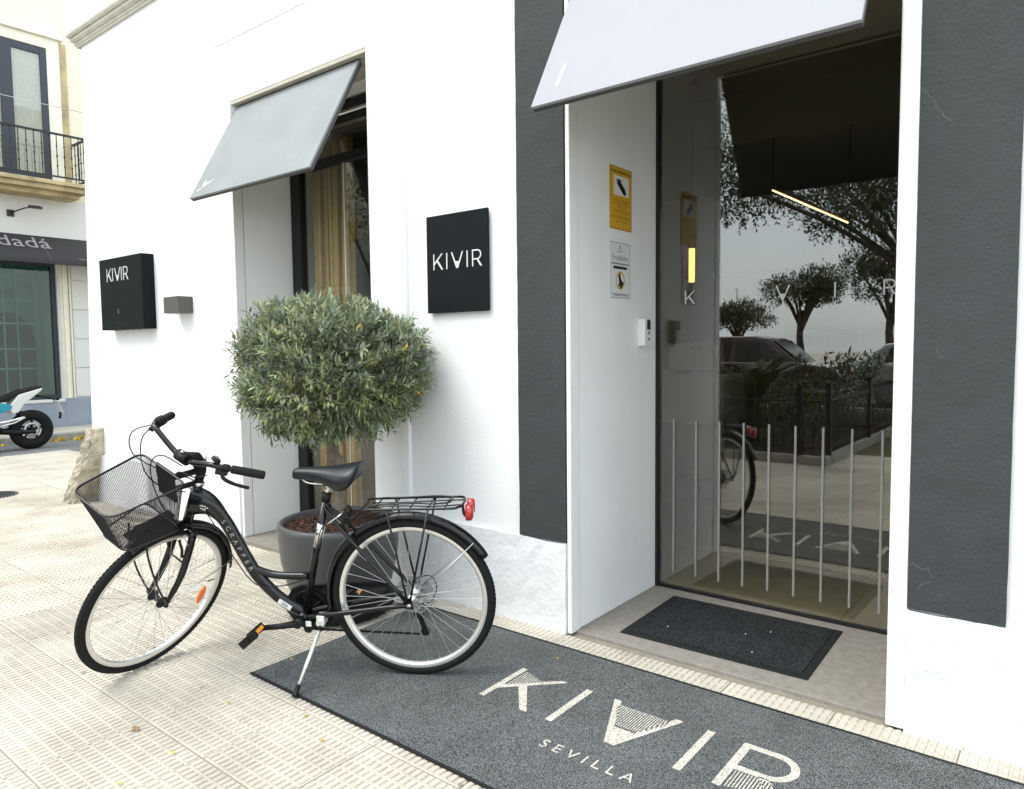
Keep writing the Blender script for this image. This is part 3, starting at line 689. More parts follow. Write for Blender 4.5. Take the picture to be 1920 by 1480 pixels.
# ================================================================== MATS
mt = thing('entrance_carpet', 'large grey entrance carpet with cream logo lettering lying on pavement', 'carpet', (-1.6, -.67, 0))
def carpet_slab(x0, x1, y0, y1, z0, z1, name, m_, parent, amp):
    rg = random.Random(5); mb = MB(); nx, ny = 90, 24; vs = []
    for j in range(ny+1):
        for i in range(nx+1):
            x = x0+(x1-x0)*i/nx; y = y0+(y1-y0)*j/ny
            if j in (0, ny): y += (rg.random()-.5)*amp*2
            if i in (0, nx): x += (rg.random()-.5)*amp*2
            vs.append((x, y, z1+amp*.25*math.sin(x*5.1+y*3)*math.sin(y*4.3-x)))
    fs = [(j*(nx+1)+i, j*(nx+1)+i+1, (j+1)*(nx+1)+i+1, (j+1)*(nx+1)+i) for j in range(ny) for i in range(nx)]
    per = [i for i in range(nx+1)]+[j*(nx+1)+nx for j in range(1, ny+1)]+[ny*(nx+1)+i for i in range(nx-1, -1, -1)]+[j*(nx+1) for j in range(ny-1, 0, -1)]
    o_ = len(vs); vs += [(vs[q][0], vs[q][1], z0) for q in per]
    for q in range(len(per)): fs.append((per[q], o_+q, o_+(q+1) % len(per), per[(q+1) % len(per)]))
    mb.add(vs, fs); return mb.build(name, m_, parent)
carpet_slab(-1.205, 2.4, -.522, .518, .0002, .0052, 'pile', CARPET, mt, .0016)
b = MB(); b.box(-1.205, 2.4, .512, .524, .0003, .0066); b.box(-1.205, 2.4, -.528, -.516, .0003, .0066); b.build('edge_binding', RUBBER, mt)
b = MB(); kivir(b, (-1.883+1.6, -.740+.67, .0056), (1,0,0), (0,1,0), .295, .0010, hatch=True, th=.098, xs=(0, 1.118, 1.56, 2.882, 3.345), only=[0]); b.build('letter', CARPETL, mt)
for i_ in range(1, 5):
    b = MB(); kivir(b, (-1.883+1.6, -.740+.67, .0056), (1,0,0), (0,1,0), .295, .0010, hatch=True, th=.098, xs=(0, 1.118, 1.56, 2.882, 3.345), only=[i_]); b.build('letter', CARPETL, mt)
b = MB(); text_on(b, 'SEVILLA', (-1.285+1.6, -.900+.67, .0062), (1,0,0), (0,1,0), .070, .0010, 1.62); b.build('lettering', CARPETL, mt)
dm = thing('doormat', 'black rubber-edged doormat on the stone threshold at the glass door', 'doormat', (-1.31, .475, .006), R(1.5))
b = MB(); b.box(-.44, .44, -.315, .315, 0, .006); b.build('rubber_edge', RUBBER, dm, bevel=.003)
b = MB(); b.box(-.405, .405, -.280, .280, .0061, .0095); b.build('pile', DOORMAT, dm)

# ================================================================== OLIVE TREE IN PLANTER
PX, PY = -3.11, -.46
pt = thing('planter', 'round graphite planter holding the clipped olive tree behind the bicycle', 'planter', (PX, PY, 0))
b = MB(); b.lathe([(0, .0), (.19, .0), (.265, .012), (.285, .04), (.283, .075), (.24, .095), (0, .095)], n=56); b.build('base_tray', SAUC, pt)
b = MB(); b.lathe([(0, .09), (.215, .09), (.245, .105), (.275, .17), (.305, .30), (.318, .42), (.322, .47), (.320, .492), (.308, .500), (.292, .497), (.284, .48), (.280, .44), (0, .44)], n=64); b.build('pot', POTM, pt)
b = MB(); rg = random.Random(3); n_ = 40; vs = [(0, 0, .468)]; fs = []
for r_ in range(1, 9):
    for k in range(n_):
        a = 2*math.pi*k/n_; q = .282*r_/8; vs.append((q*math.cos(a), q*math.sin(a), .462+.014*rg.random()+.012*(1-r_/8)))
for k in range(n_): fs.append((0, 1+k, 1+(k+1) % n_))
for r_ in range(7):
    for k in range(n_): fs.append((1+r_*n_+k, 1+(r_+1)*n_+k, 1+(r_+1)*n_+(k+1) % n_, 1+r_*n_+(k+1) % n_))
b.add(vs, fs); b.build('mulch', SOIL, pt)
b = MB()
for _ in range(420):
    a, q = rg.random()*6.283, .27*math.sqrt(rg.random()); d = Vector((rg.random()-.5, rg.random()-.5, .3*(rg.random()-.5))).normalized(); e = d.orthogonal().normalized()
    b.obox((q*math.cos(a), q*math.sin(a), .476+.012*rg.random()), d, e, d.cross(e), .005+.010*rg.random(), .003+.003*rg.random(), .002)
o = b.build('bark_chips', SOIL, pt); o['kind'] = 'stuff'

tr = thing('olive_tree', 'clipped round olive tree standing in the graphite planter', 'tree', (PX, PY, .47))
CC = Vector((-.02, .0, .83)); CR = Vector((.465, .46, .362))       # crown centre and radii, from the soil
def trunk_mesh():
    b = MB(); pts = smooth_path([(0,0,-.02), (.004,.0,.08), (.012,.006,.2), (-.006,-.004,.33), (-.03,-.01,.45), (-.04,0,.58)], 5)
    rs = []; rg = random.Random(9)
    for i, p in enumerate(pts): rs.append(.036-.008*i/len(pts)+(.014 if i < 3 else 0)+rg.uniform(-.003, .003))
    b.tube(pts, rs, 14); 
    for z, a in ((.13, 1.0), (.26, -1.3), (.20, -.4), (.36, 4.2)):
        b.lathe([(.016, -.02), (.011, .030), (0, .033)], (.006, 0, z), (math.cos(a), math.sin(a), .3), n=8)
    return b
trunk_mesh().build('trunk', BARK, tr)
b = MB(); rg = random.Random(21); tips = []
for k in range(16):
    a = k*2.4; el = rg.uniform(.55, 1.4); d = Vector((math.cos(a)*math.cos(el), math.sin(a)*math.cos(el), math.sin(el)-.25))
    p0_ = Vector((-.03, 0, .42+.1*rg.random())); L_ = rg.uniform(.26, .36)
    pts = smooth_path([p0_, p0_+d*L_*.4+Vector((0, 0, .03)), p0_+d*L_*.8, p0_+d*L_+Vector((0, 0, .06))], 3); b.tube(pts, [.014-.010*i/len(pts) for i in range(len(pts))], 6); tips += pts[3:]
b.build('branches', BARK, tr)
def leaves(mb, tint, base, dirv, n, ln, wd, spread, rg, yell=.0012, bright=1.0):
    dirv = dirv.normalized(); e1 = dirv.orthogonal().normalized(); e2 = dirv.cross(e1); tw = rg.uniform(.06, .11)*ln/.045
    tb = rg.uniform(.50, 1.35)*bright; hue = rg.uniform(-.14, .11)
    for i in range(n):
        t = (i+.5)/n; p = base+dirv*tw*t; a = i*2.2+rg.random()*.9
        d = (dirv*rg.uniform(.45, 1.0)+(e1*math.cos(a)+e2*math.sin(a))*spread).normalized()
        s_ = d.cross(Vector((rg.uniform(-.5, .5), rg.uniform(-.5, .5), 1))); s_ = s_.normalized() if s_.length > 1e-4 else d.orthogonal().normalized()
        nn = s_.cross(d); L_ = ln*rg.uniform(.65, 1.2); w_ = wd*rg.uniform(.8, 1.2)
        o_ = len(mb.v); mid = p+d*L_*.5+nn*L_*.05
        mb.v += [tuple(p), tuple(mid+s_*w_), tuple(p+d*L_), tuple(mid-s_*w_)]
        mb.f.append((o_, o_+1, o_+2, o_+3)); mb.sm.append(False)
        c_ = tb*rg.uniform(.8, 1.2)
        col = (c_*(1+hue), c_, c_*(1-hue*1.5))
        if rg.random() < yell: col = (4.5, 2.6, .4)
        tint += [col]*4
b = MB(); tint = []; rg = random.Random(33)
bumps = [(Vector((rg.gauss(0, 1), rg.gauss(0, 1), rg.gauss(0, 1))).normalized(), rg.uniform(-.10, .055)) for _ in range(46)]
for k in range(2700):
    d = Vector((rg.gauss(0, 1), rg.gauss(0, 1), rg.gauss(0, 1))).normalized()
    f_ = 1+sum(a*max(0, d.dot(q)-.86)/.14 for q, a in bumps)
    rr = f_*(.70+.27*rg.random()**.6) if k % 4 else f_*rg.uniform(.45, .8)
    if k % 40 == 0: rr *= 1.05
    # squarish clipped profile: flatter underside
    e_ = Vector([math.copysign(abs(c_)**.80, c_) for c_ in d])*.93
    q = Vector((e_.x*CR.x, e_.y*CR.y, e_.z*CR.z))*rr
    if d.z < -.55: q.z = max(q.z, -CR.z*(.80+.18*rg.random()))
    out_d = (Vector((d.x, d.y, d.z*1.1))+Vector((rg.gauss(0, .5), rg.gauss(0, .5), rg.gauss(0, .4)+.35))).normalized()
    leaves(b, tint, CC+q, out_d, rg.randrange(10, 15), .047, .0070, .75, rg, bright=1.0)
b.tint = tint
b.build('crown', OLIVE, tr, recalc=False)

# ================================================================== BICYCLE
BU, BV, BW = Vector((-0.8476101575686537, -0.5305922969123125, -0.005369845785352886)), Vector((0.5273498073122321, -0.8412223544160188, -0.11936134700363388)), Vector((0.05881497695480018, -0.1040036772815591, 0.9928363579148981))
BC = Vector((-2.196366344285492, -0.7940395567617518, 0.350619342859674+.004))
RW = .352
bk = thing('bicycle', 'black step-through city bicycle with wire front basket leaning on its kickstand', 'bicycle')
mw = Matrix((BU, BV, BW)).transposed().to_4x4(); mw.translation = BC-BW*RW; bk.matrix_world = mw
HA = 1.1939310671342924; ST = 1.1765806369865794
P0 = Vector((1.1121677693269962, 0, -0.017545637648204142))
SA = Vector((-math.cos(HA), 0, math.sin(HA))); RS = Matrix.Rotation(ST, 3, SA)
FH = Vector((1.1565, 0, 0))        # front hub, unsteered
def axis_at(wz): return P0+SA*((wz-P0.z)/SA.z)
def bb_(mb, name, m_, parent=bk, steer=False, bevel=0.0):
    vs = []
    for v in mb.v:
        v = Vector(v)
        if steer: v = P0+RS@(v-P0)
        vs.append((v.x, v.y, v.z+RW))
    mb.v = vs
    return mb.build(name, m_, parent, bevel)
def wheel(hub, steer, rear):
    tag_ = 'wheel'
    b = MB(); tr_ = .0195; ro = .352-tr_
    b.lathe([(ro+tr_*math.cos(2*math.pi*k/16)*1.0, tr_*math.sin(2*math.pi*k/16)) for k in range(16)], hub, (0, 1, 0), n=96, close=True)
    wl = bb_(b, 'wheel', TYRE, steer=steer)
    # tread blocks
    b = MB()
    for k in range(120):
        a = 2*math.pi*k/120; d = Vector((math.cos(a), 0, math.sin(a))); t_ = Vector((-math.sin(a), 0, math.cos(a)))
        for s_ in (-1, 1):
            q = Vector((0, s_, 0)); an = (d*.86+q*.5).normalized(); b.obox(hub+d*ro+an*(tr_+.0003), t_, an, t_.cross(an), .0065, .0012, .004)
    bb_(b, 'tread', TYRE, wl, steer)
    b = MB(); b.lathe([(.322, .0125), (.322, -.0125), (.317, -.0135), (.304, -.0125), (.298, -.008), (.296, 0), (.298, .008), (.304, .0125), (.317, .0135)], hub, (0, 1, 0), n=96, close=True); bb_(b, 'rim', ALU, wl, steer)
    b = MB()
    for k in range(36):
        side = 1 if k % 2 else -1; grp = (k//2) % 2
        a = 2*math.pi*k/36; ah = a+(1.15 if grp else -1.15)
        hr = .022; hv = .030*side
        p0_ = hub+Vector((hr*math.cos(ah), hv, hr*math.sin(ah))); p1 = hub+Vector((.298*math.cos(a), 0, .298*math.sin(a)))
        b.tube([p0_, p1], .00105, 5, cap=False)
        b.tube([p1-(p1-p0_).normalized()*.014, p1], .0018, 5, cap=False)
    bb_(b, 'spokes', STEEL, wl, steer)
    b = MB(); L_ = .062 if not rear else .075
    b.lathe([(0, -L_), (.006, -L_), (.006, -.045), (.014, -.045), (.014, -.036), (.026, -.034), (.026, -.028), (.013, -.024), (.012, .024), (.026, .028), (.026, .034), (.014, .036), (.014, .045), (.006, .045), (.006, L_), (0, L_)], hub, (0, 1, 0), n=20); bb_(b, 'hub', PLASB if not rear else STEEL, wl, steer)
    b = MB()
    for s_ in (-1, 1): b.lathe([(.0, 0), (.009, 0), (.009, .009), (0, .012)], hub+Vector((0, s_*(L_-.004), 0)), (0, s_, 0), n=8, smooth=False)
    bb_(b, 'axle_nut', CHROME if rear else PLASB, wl, steer)
    b = MB(); a = R(200); p = hub+Vector((.30*math.cos(a), 0, .30*math.sin(a))); b.tube([p, hub+Vector((.262*math.cos(a), 0, .262*math.sin(a)))], .003, 6); bb_(b, 'valve', PLASB, wl, steer)
    return wl
Z0 = Vector((0, 0, 0))
rw = wheel(Z0, False, True); fwh = wheel(FH, True, False)
# spoke reflector on the front wheel
a = R(213); c_ = FH+Vector((.235*math.cos(a), .014, .235*math.sin(a))); t_ = Vector((-math.sin(a), 0, math.cos(a))); q = Vector((math.cos(a), 0, math.sin(a)))
b = MB(); ring = [(c_+t_*.044*math.cos(k*math.pi/8)+q*.017*math.sin(k*math.pi/8)) for k in range(16)]
b.loft([[p+Vector((0, -.004, 0)) for p in ring], [p+Vector((0, .003, 0)) for p in ring], [c_+(p-c_)*.8+Vector((0, .006, 0)) for p in ring]]); bb_(b, 'spoke_reflector', ORNG, fwh, True)
# frame
b = MB()
dt = [(axis_at(.40).x-.012, 0, .425), (.885, 0, .412), (.845, 0, .385), (.80, 0, .325), (.762, 0, .245), (.725, 0, .165), (.685, 0, .090), (.63, 0, .022), (.57, 0, -.032), (.485, 0, -.085)]
pts = smooth_path(dt, 5); n_ = len(pts)
rs = [max(.0265, .060-.036*(i/n_)*3.2) if i < n_*.3 else .0275-.004*(i/n_) for i in range(n_)]
b.tube(pts, rs, 16, flat=(1.12, .82)); fr = bb_(b, 'frame', PAINTB)
def tubepart(name, pts, r, m_=PAINTB, parent=None, steer=False, n=10, sm=0):
    b = MB(); b.tube(smooth_path(pts, sm) if sm else pts, r, n); return bb_(b, name, m_, parent or bk, steer)
tubepart('cross_tube', [(.695, 0, .118), (.64, 0, .098), (.58, 0, .088), (.455, 0, .088)], .0165, parent=fr, sm=4)
SB, STP = Vector((.487, 0, -.095)), Vector((.350, 0, .432))
tubepart('seat_tube', [SB, STP], .0165, parent=fr, n=14)
sdv = (STP-SB).normalized(); l_ = (STP-SB).length
tubepart('chrome_band', [SB+sdv*l_*.60, SB+sdv*l_*.80], .0172, CHROME, fr, n=14)
tubepart('seat_clamp', [STP-sdv*.005, STP+sdv*.028], .0205, PLASB, fr, n=14)
tubepart('seat_post', [STP, STP+sdv*.095], .0128, CHROME, n=14)
tubepart('seat_post_head', [STP+sdv*.072+Vector((.022, 0, 0)), STP+sdv*.085+Vector((-.03, 0, 0))], .015, PLASB, n=10)
tubepart('bottom_bracket', [(.487, -.044, -.095), (.487, .044, -.095)], .023, parent=fr, n=16)
for s_ in (-1, 1):
    tubepart('seat_stay', [(.356, s_*.012, .405), (.33, s_*.026, .375), (.26, s_*.043, .295), (.012, s_*.066, .012)], .0088, parent=fr, sm=4)
    tubepart('chain_stay', [(.465, s_*.028, -.088), (.38, s_*.042, -.070), (.01, s_*.066, -.002)], [.013]*9 if False else .0115, parent=fr, sm=4)
    b = MB(); b.prism([(-.018,-.022),(.018,-.02),(.03,.0),(.022,.026),(-.008,.024)], lambda x, z: (x, s_*.062, z), lambda x, z: (x, s_*.069, z)); bb_(b, 'dropout', PAINTB, fr)
tubepart('stay_bridge', [(.285, -.04, .322), (.285, .04, .322)], .007, parent=fr)
HT, HB = axis_at(.500), axis_at(.300)
tubepart('head_tube', [HB, HT], .0215, parent=fr, n=16)
for p in (HT, HB):
    b = MB(); b.lathe([(.0, -.008), (.021, -.008), (.026, -.004), (.026, .006), (.020, .010), (0, .010)], p, SA, n=20); bb_(b, 'headset_cup', CHROME, fr)
# frame lettering following the down tube on the near side
let = 'SCRAPPER'; b = MB(); dpts = pts
def on_path(t):
    L_ = [0]
    for i in range(1, len(dpts)): L_.append(L_[-1]+(dpts[i]-dpts[i-1]).length)
    s_ = t*L_[-1]
    for i in range(1, len(dpts)):
        if L_[i] >= s_:
            k_ = (s_-L_[i-1])/(L_[i]-L_[i-1]); return dpts[i-1].lerp(dpts[i], k_), (dpts[i]-dpts[i-1]).normalized()
    return dpts[-1], (dpts[-1]-dpts[-2]).normalized()
for i, ch in enumerate(let):
    p, tn = on_path(.235+i*.047)
    # surface of the near side of the tube
    up_ = Vector((0, 1, 0)).cross(tn); yv = .0265
    text_on(b, ch, p+Vector((0, yv, 0))-up_*-.0+(-up_)*-.009*0, tn, -up_ if up_.z < 0 else up_, .030, .0012)
bb_(b, 'frame_lettering', DECALG, fr)
b = MB(); p, tn = on_path(.87); up_ = Vector((0, 1, 0)).cross(tn); b.obox(p+Vector((0, .0205, 0)), tn, up_, Vector((0, 1, 0)), .032, .011, .0015); bb_(b, 'barcode_sticker', PAPER, fr)
b = MB(); 
for q in range(-5, 6): b.obox(p+Vector((0, .0222, 0))+tn*q*.0028, tn, up_, Vector((0, 1, 0)), .0008, .007, .0003)
bb_(b, 'sticker_print', INKG, fr)
b = MB(); p, tn = on_path(.095); up_ = Vector((0, 1, 0)).cross(tn)
for (du, dw, ln) in ((-.012, .004, .013), (.0, .006, .013), (.012, .004, .013), (.0, -.008, .02)): b.obox(p+Vector((0, .041, 0))+tn*du+up_*dw, (tn+up_*.7).normalized() if ln < .02 else tn, (up_-tn*.7).normalized() if ln < .02 else up_, Vector((0, 1, 0)), ln*.6, .0022, .0012)
bb_(b, 'frame_emblem', DECAL, fr)
# saddle
def sad():
    st = [(.484,.016,.560,.036),(.472,.027,.568,.050),(.43,.030,.570,.052),(.39,.036,.571,.058),(.35,.048,.573,.070),(.31,.066,.575,.092),(.275,.084,.579,.112),(.24,.094,.585,.112),(.21,.090,.590,.088),(.195,.074,.592,.060),(.187,.048,.588,.036)]
    rings = []
    for (u, hw, top, th) in st:
        ring = []
        for k in range(20):
            a = 2*math.pi*k/20; cy, sz = math.cos(a), math.sin(a)
            y = hw*math.copysign(abs(cy)**.75, cy); z = top-th*.5+th*.5*math.copysign(abs(sz)**.7, sz)
            if sz > 0: z -= .010*(abs(cy)**2)*(hw/.09)
            else: z += th*.45*max(0, 1-abs(cy)*1.25)*(hw/.09)
            ring.append((u, y, z))
        rings.append(ring)
    b = MB(); b.loft(rings); return b
so = bb_(sad(), 'saddle', SADM); md = so.modifiers.new('sub', 'SUBSURF'); md.levels = 1; md.render_levels = 2
for s_ in (-1, 1): tubepart('saddle_rail', [(.45, s_*.010, .535), (.42, s_*.018, .512), (.36, s_*.022, .506), (.28, s_*.024, .512), (.24, s_*.03, .528)], .0038, CHROME, so, sm=4)
# cranks, pedals, chainring, guard
def crank(sgn, name, tip):
    b = MB(); p0_ = Vector((.487, sgn*.072, -.095)); b.tube([p0_, p0_+(tip-p0_)*.5+Vector((0, sgn*.006, 0)), tip], [.017, .013, .0125], 10, flat=(1, .75)); b.tube([Vector((.487, sgn*.04, -.095)), Vector((.487, sgn*.085, -.095))], .019, 12)
    return bb_(b, name, PLASB)
def pedal(c_, sgn):
    b = MB(); ex, ey, ez = Vector((.76, 0, -.65)).normalized(), Vector((0, 1, 0)), Vector((.65, 0, .76)).normalized()
    b.obox(c_+ey*sgn*.036, ex, ey, ez, .045, .006, .017); b.obox(c_-ey*sgn*.036, ex, ey, ez, .045, .006, .017)
    b.obox(c_+ex*.040, ex, ey, ez, .006, .032, .012); b.obox(c_-ex*.040, ex, ey, ez, .006, .032, .012); b.tube([c_-ey*.05, c_+ey*.05], .009, 8)
    for k in (-1, 1): b.obox(c_+ex*.020*k, ex, ey, ez, .003, .034, .010)
    pd = bb_(b, 'pedal', PLASB, bevel=.002)
    for k in (-1, 1):
        b = MB(); b.obox(c_+ex*.047*k, ex, ey, ez, .0015, .026, .008); bb_(b, 'pedal_reflector', AMBER, pd)
    return pd
LT = Vector((.652, .090, -.112)); RT_ = Vector((.322, -.090, -.078))
crank(1, 'crank', LT); crank(-1, 'crank', RT_); pedal(LT+Vector((.004, .058, -.002)), 1); pedal(RT_+Vector((0, -.058, 0)), -1)
b = MB(); b.lathe([(.086, -.0015), (.092, 0), (.086, .0015), (.062, .0015), (.062, -.0015)], (.487, -.052, -.095), (0, 1, 0), n=44, close=True)
for k in range(5):
    a = k*2*math.pi/5; d = Vector((math.cos(a), 0, math.sin(a))); b.tube([Vector((.487, -.052, -.095)), Vector((.487, -.052, -.095))+d*.068], .007, 6)
bb_(b, 'chainring', PLASB)
b = MB(); cg = [(.60,-.10),(.595,-.055),(.565,-.005),(.52,.014),(.44,.018),(.30,.030),(.14,.046),(.125,.036),(.125,.018),(.30,.000),(.43,-.012),(.50,-.022),(.555,-.05),(.575,-.10)]
b.prism(cg, lambda x, z: (x, -.066, z), lambda x, z: (x, -.078, z)); bb_(b, 'chain_guard', PLASB, bevel=.003)
b = MB(); b.lathe([(.002, .0), (.105, .0), (.108, .004), (.105, .006), (.09, .006)], (.487, -.078, -.095), (0, -1, 0), n=44); bb_(b, 'chainring_disc', PLASB)
# chain: upper and lower runs of links
b = MB()
def links(p, q):
    n_ = int((q-p).length/.0127); d = (q-p).normalized(); u_ = Vector((0, 1, 0)).cross(d)
    for i in range(n_): b.obox(p+d*.0127*(i+.5), d, Vector((0, 1, 0)), u_, .0055, .0032 if i % 2 else .0022, .0042)
links(Vector((.478, -.052, -.003)), Vector((.0, -.048, .030))); bb_(b, 'chain', PLASB); b = MB(); links(Vector((.478, -.052, -.187)), Vector((-.012, -.052, -.196)))
bb_(b, 'chain', PLASB)
b = MB()
for k in range(6): b.lathe([(.0, 0), (.024+k*.0052, 0), (.024+k*.0052, .0018), (0, .0018)], (0, -.056+k*.004, 0), (0, 1, 0), n=26, smooth=False)
bb_(b, 'cassette', STEEL, rw)
b = MB(); b.lathe([(.02, 0), (.083, 0), (.086, .003), (.083, .0015), (.02, .0015)], (0, -.031, 0), (0, 1, 0), n=40, close=True); bb_(b, 'spoke_guard', CLEARP, rw)
b = MB(); b.tube([(-.004, -.07, -.02), (-.012, -.072, -.075), (-.010, -.066, -.10)], [.012, .014, .012], 8); b.obox((-.018, -.062, -.145), Vector((-.3, 0, -1)).normalized(), (0, 1, 0), Vector((1, 0, -.3)).normalized(), .055, .006, .011)
b.lathe([(0, 0), (.021, 0), (.021, .004), (0, .004)], (-.004, -.058, -.105), (0, 1, 0), n=16, smooth=False); b.lathe([(0, 0), (.021, 0), (.021, .004), (0, .004)], (-.030, -.058, -.185), (0, 1, 0), n=16, smooth=False); bb_(b, 'rear_derailleur', PLASB)
# mudguards
def guard(hub, a0, a1, r, steer, name):
    b = MB(); n_ = 40; rings = []
    pr_ = [(-.026, -.020), (-.024, -.006), (-.014, .003), (0, .006), (.014, .003), (.024, -.006), (.026, -.020)]
    for i in range(n_+1):
        a = R(a0+(a1-a0)*i/n_); d = Vector((math.cos(a), 0, math.sin(a)))
        rings.append([hub+d*(r+dr)+Vector((0, v_, 0)) for (v_, dr) in pr_])
    m_ = len(pr_); vs = [p for g_ in rings for p in g_]; b.add(vs, [(i*m_+k, i*m_+k+1, (i+1)*m_+k+1, (i+1)*m_+k) for i in range(n_) for k in range(m_-1)], True)
    o = bb_(b, name, PAINTB, steer=steer); md = o.modifiers.new('thick', 'SOLIDIFY'); md.thickness = .0022
    return o
rg_ = guard(Z0, -12, 149, .376, False, 'mudguard'); fg_ = guard(FH, 76, 191, .374, True, 'mudguard')
for s_ in (-1, 1):
    a = R(136); tubepart('mudguard_stay', [(0.0, s_*.064, .0), (.378*math.cos(a), s_*.027, .372*math.sin(a))], .0022, STEEL, rg_, n=6)
    a = R(183); tubepart('mudguard_stay', [FH+Vector((0, s_*.058, 0)), FH+Vector((.374*math.cos(a), s_*.028, .374*math.sin(a)))], .0022, STEEL, fg_, True, 6)
# rear rack
rk_pts = [(.185, .062, .402), (.16, .070, .412), (-.18, .074, .422), (-.215, .066, .424), (-.232, .045, .425), (-.236, 0, .425), (-.232, -.045, .425), (-.215, -.066, .424), (-.18, -.074, .422), (.16, -.070, .412), (.185, -.062, .402)]
rk = tubepart('luggage_rack', rk_pts, .0050, PAINTB, sm=3)
for u in (.13, .055, -.02, -.095, -.165): tubepart('rack_cross_bar', [(u, -.073, .413-.02*u), (u, .073, .413-.02*u)], .0032, PAINTB, rk, n=8)
for s_ in (-1, 1):
    tubepart('rack_centre_bar', [(.16, s_*.026, .408), (0, s_*.022, .4145), (-.10, s_*.035, .417), (-.235, s_*.03, .424)], .0032, PAINTB, rk, n=8, sm=3)
    tubepart('rack_strut', [(.072, s_*.074, .410), (.004, s_*.080, .012)], .0045, PAINTB, rk, n=8); tubepart('rack_strut', [(-.100, s_*.076, .416), (-.004, s_*.080, .012)], .0045, PAINTB, rk, n=8)
    tubepart('rack_arm', [(.185, s_*.062, .402), (.25, s_*.030, .345), (.30, s_*.012, .352), (.345, s_*.012, .412)], .0048, PAINTB, rk, n=8, sm=3)
tubepart('spring_clip', [(.12, .045, .424), (-.03, .040, .432), (-.12, .05, .434), (-.18, .03, .434), (-.18, -.03, .434), (-.12, -.05, .434), (-.03, -.04, .432), (.12, -.045, .424)], .0036, PAINTB, rk, n=8, sm=3)
b = MB()
for (v_, dz) in ((.018, -.006), (-.028, .006)):
    ring = [(Vector((-.245, v_+.024*math.cos(k*math.pi/8), .392+dz+.034*math.sin(k*math.pi/8)))) for k in range(16)]
    b.loft([ring, [p+Vector((-.022, 0, 0)) for p in ring], [Vector((-.274, v_+(p.y-v_)*.7, .392+dz+(p.z-.392-dz)*.7)) for p in ring]])
bb_(b, 'tail_reflector', REDL)
tubepart('reflector_bracket', [(-.232, .02, .42), (-.236, .02, .38), (-.244, .02, .372)], .006, PLASB, rk)
# rear brake
b = MB()
for s_ in (-1, 1): b.tube([(.262, s_*.030, .295), (.275, s_*.040, .330), (.262, s_*.045, .372), (.268, s_*.030, .395)], [.010, .008, .006, .005], 8)
b.tube([(.268, -.03, .393), (.268, .03, .393)], .003, 6); bb_(b, 'rear_brake', PLASB)
tubepart('brake_noodle', [(.268, .030, .393), (.272, .060, .385), (.33, .062, .345)], .003, CHROME, n=8, sm=4)
# kickstand
KF = Vector((.448, .250, -.318)); KT = Vector((.392, .048, -.105))
b = MB(); b.obox((.395, .035, -.088), (1,0,0), (0,1,0), (0,0,1), .018, .022, .020); b.lathe([(0, -.012), (.020, -.012), (.020, .012), (0, .012)], (.394, .052, -.098), (0, 1, 0), n=18); bb_(b, 'kickstand_bracket', ALU, bevel=.003)
kd = (KF-KT).normalized(); ks = tubepart('kickstand', [KT, KT+(KF-KT)*.62, KT+(KF-KT)*.63, KF-kd*.02], [.0085, .0085, .0070, .0070], ALU, n=12)
tubepart('kickstand_collar', [KT-kd*.005, KT+kd*.03], .0115, PLASB, ks, n=12); tubepart('kickstand_foot', [KF-kd*.045, KF-kd*.01, KF+kd*.002], [.0095, .0105, .014], PLASB, ks, n=12)
tubepart('battery_clip', [(.455, .03, -.13), (.455, .05, -.13)], .02, PLASB)
b = MB(); b.box(.438, .462, .0515, .053, -.118, -.094); bb_(b, 'white_sticker', PAPER)
# ---- steered front end
def stp(name, pts, r, m_=PAINTB, parent=None, n=10, sm=0): return tubepart(name, pts, r, m_, parent, True, n, sm)
fk = stp('fork', [axis_at(.285)+Vector((0, -.062, 0)), axis_at(.290)+Vector((0, -.045, .006)), axis_at(.292), axis_at(.290)+Vector((0, .045, .006)), axis_at(.285)+Vector((0, .062, 0))], .018, n=12)
for s_ in (-1, 1):
    pA = axis_at(.285)+Vector((0, s_*.052, 0))
    stp('fork_blade', [pA, axis_at(.19)+Vector((.0, s_*.054, 0)), axis_at(.11)+Vector((.007, s_*.056, 0)), axis_at(.05)+Vector((.027, s_*.056, 0)), FH+Vector((0, s_*.055, 0))], [.0165]*5+[.0155]*4+[.0135]*4+[.011]*4, PAINTB, fk, 12, 4)
    stp('brake_arm', [axis_at(.20)+Vector((.022, s_*.045, 0)), axis_at(.245)+Vector((.038, s_*.05, .0)), axis_at(.275)+Vector((.045, s_*.03, .01))], .006, PLASB, fk, 8)
    stp('basket_strut', [FH+Vector((0, s_*.066, .012)), FH+Vector((.03, s_*.068, .16)), (1.20, s_*.06, .33), (1.19, s_*.06, .425)], .0045, PAINTB, None, 8, 3)
stp('brake_bridge', [axis_at(.175)+Vector((.016, -.052, 0)), axis_at(.175)+Vector((.016, .052, 0))], .004, PLASB, fk, 8)
stp('brake_cable_front', [axis_at(.275)+Vector((.045, .04, .01)), axis_at(.30)+Vector((.05, .055, .02)), axis_at(.27)+Vector((.03, .07, 0))], .0025, CHROME, fk, 6, 3)
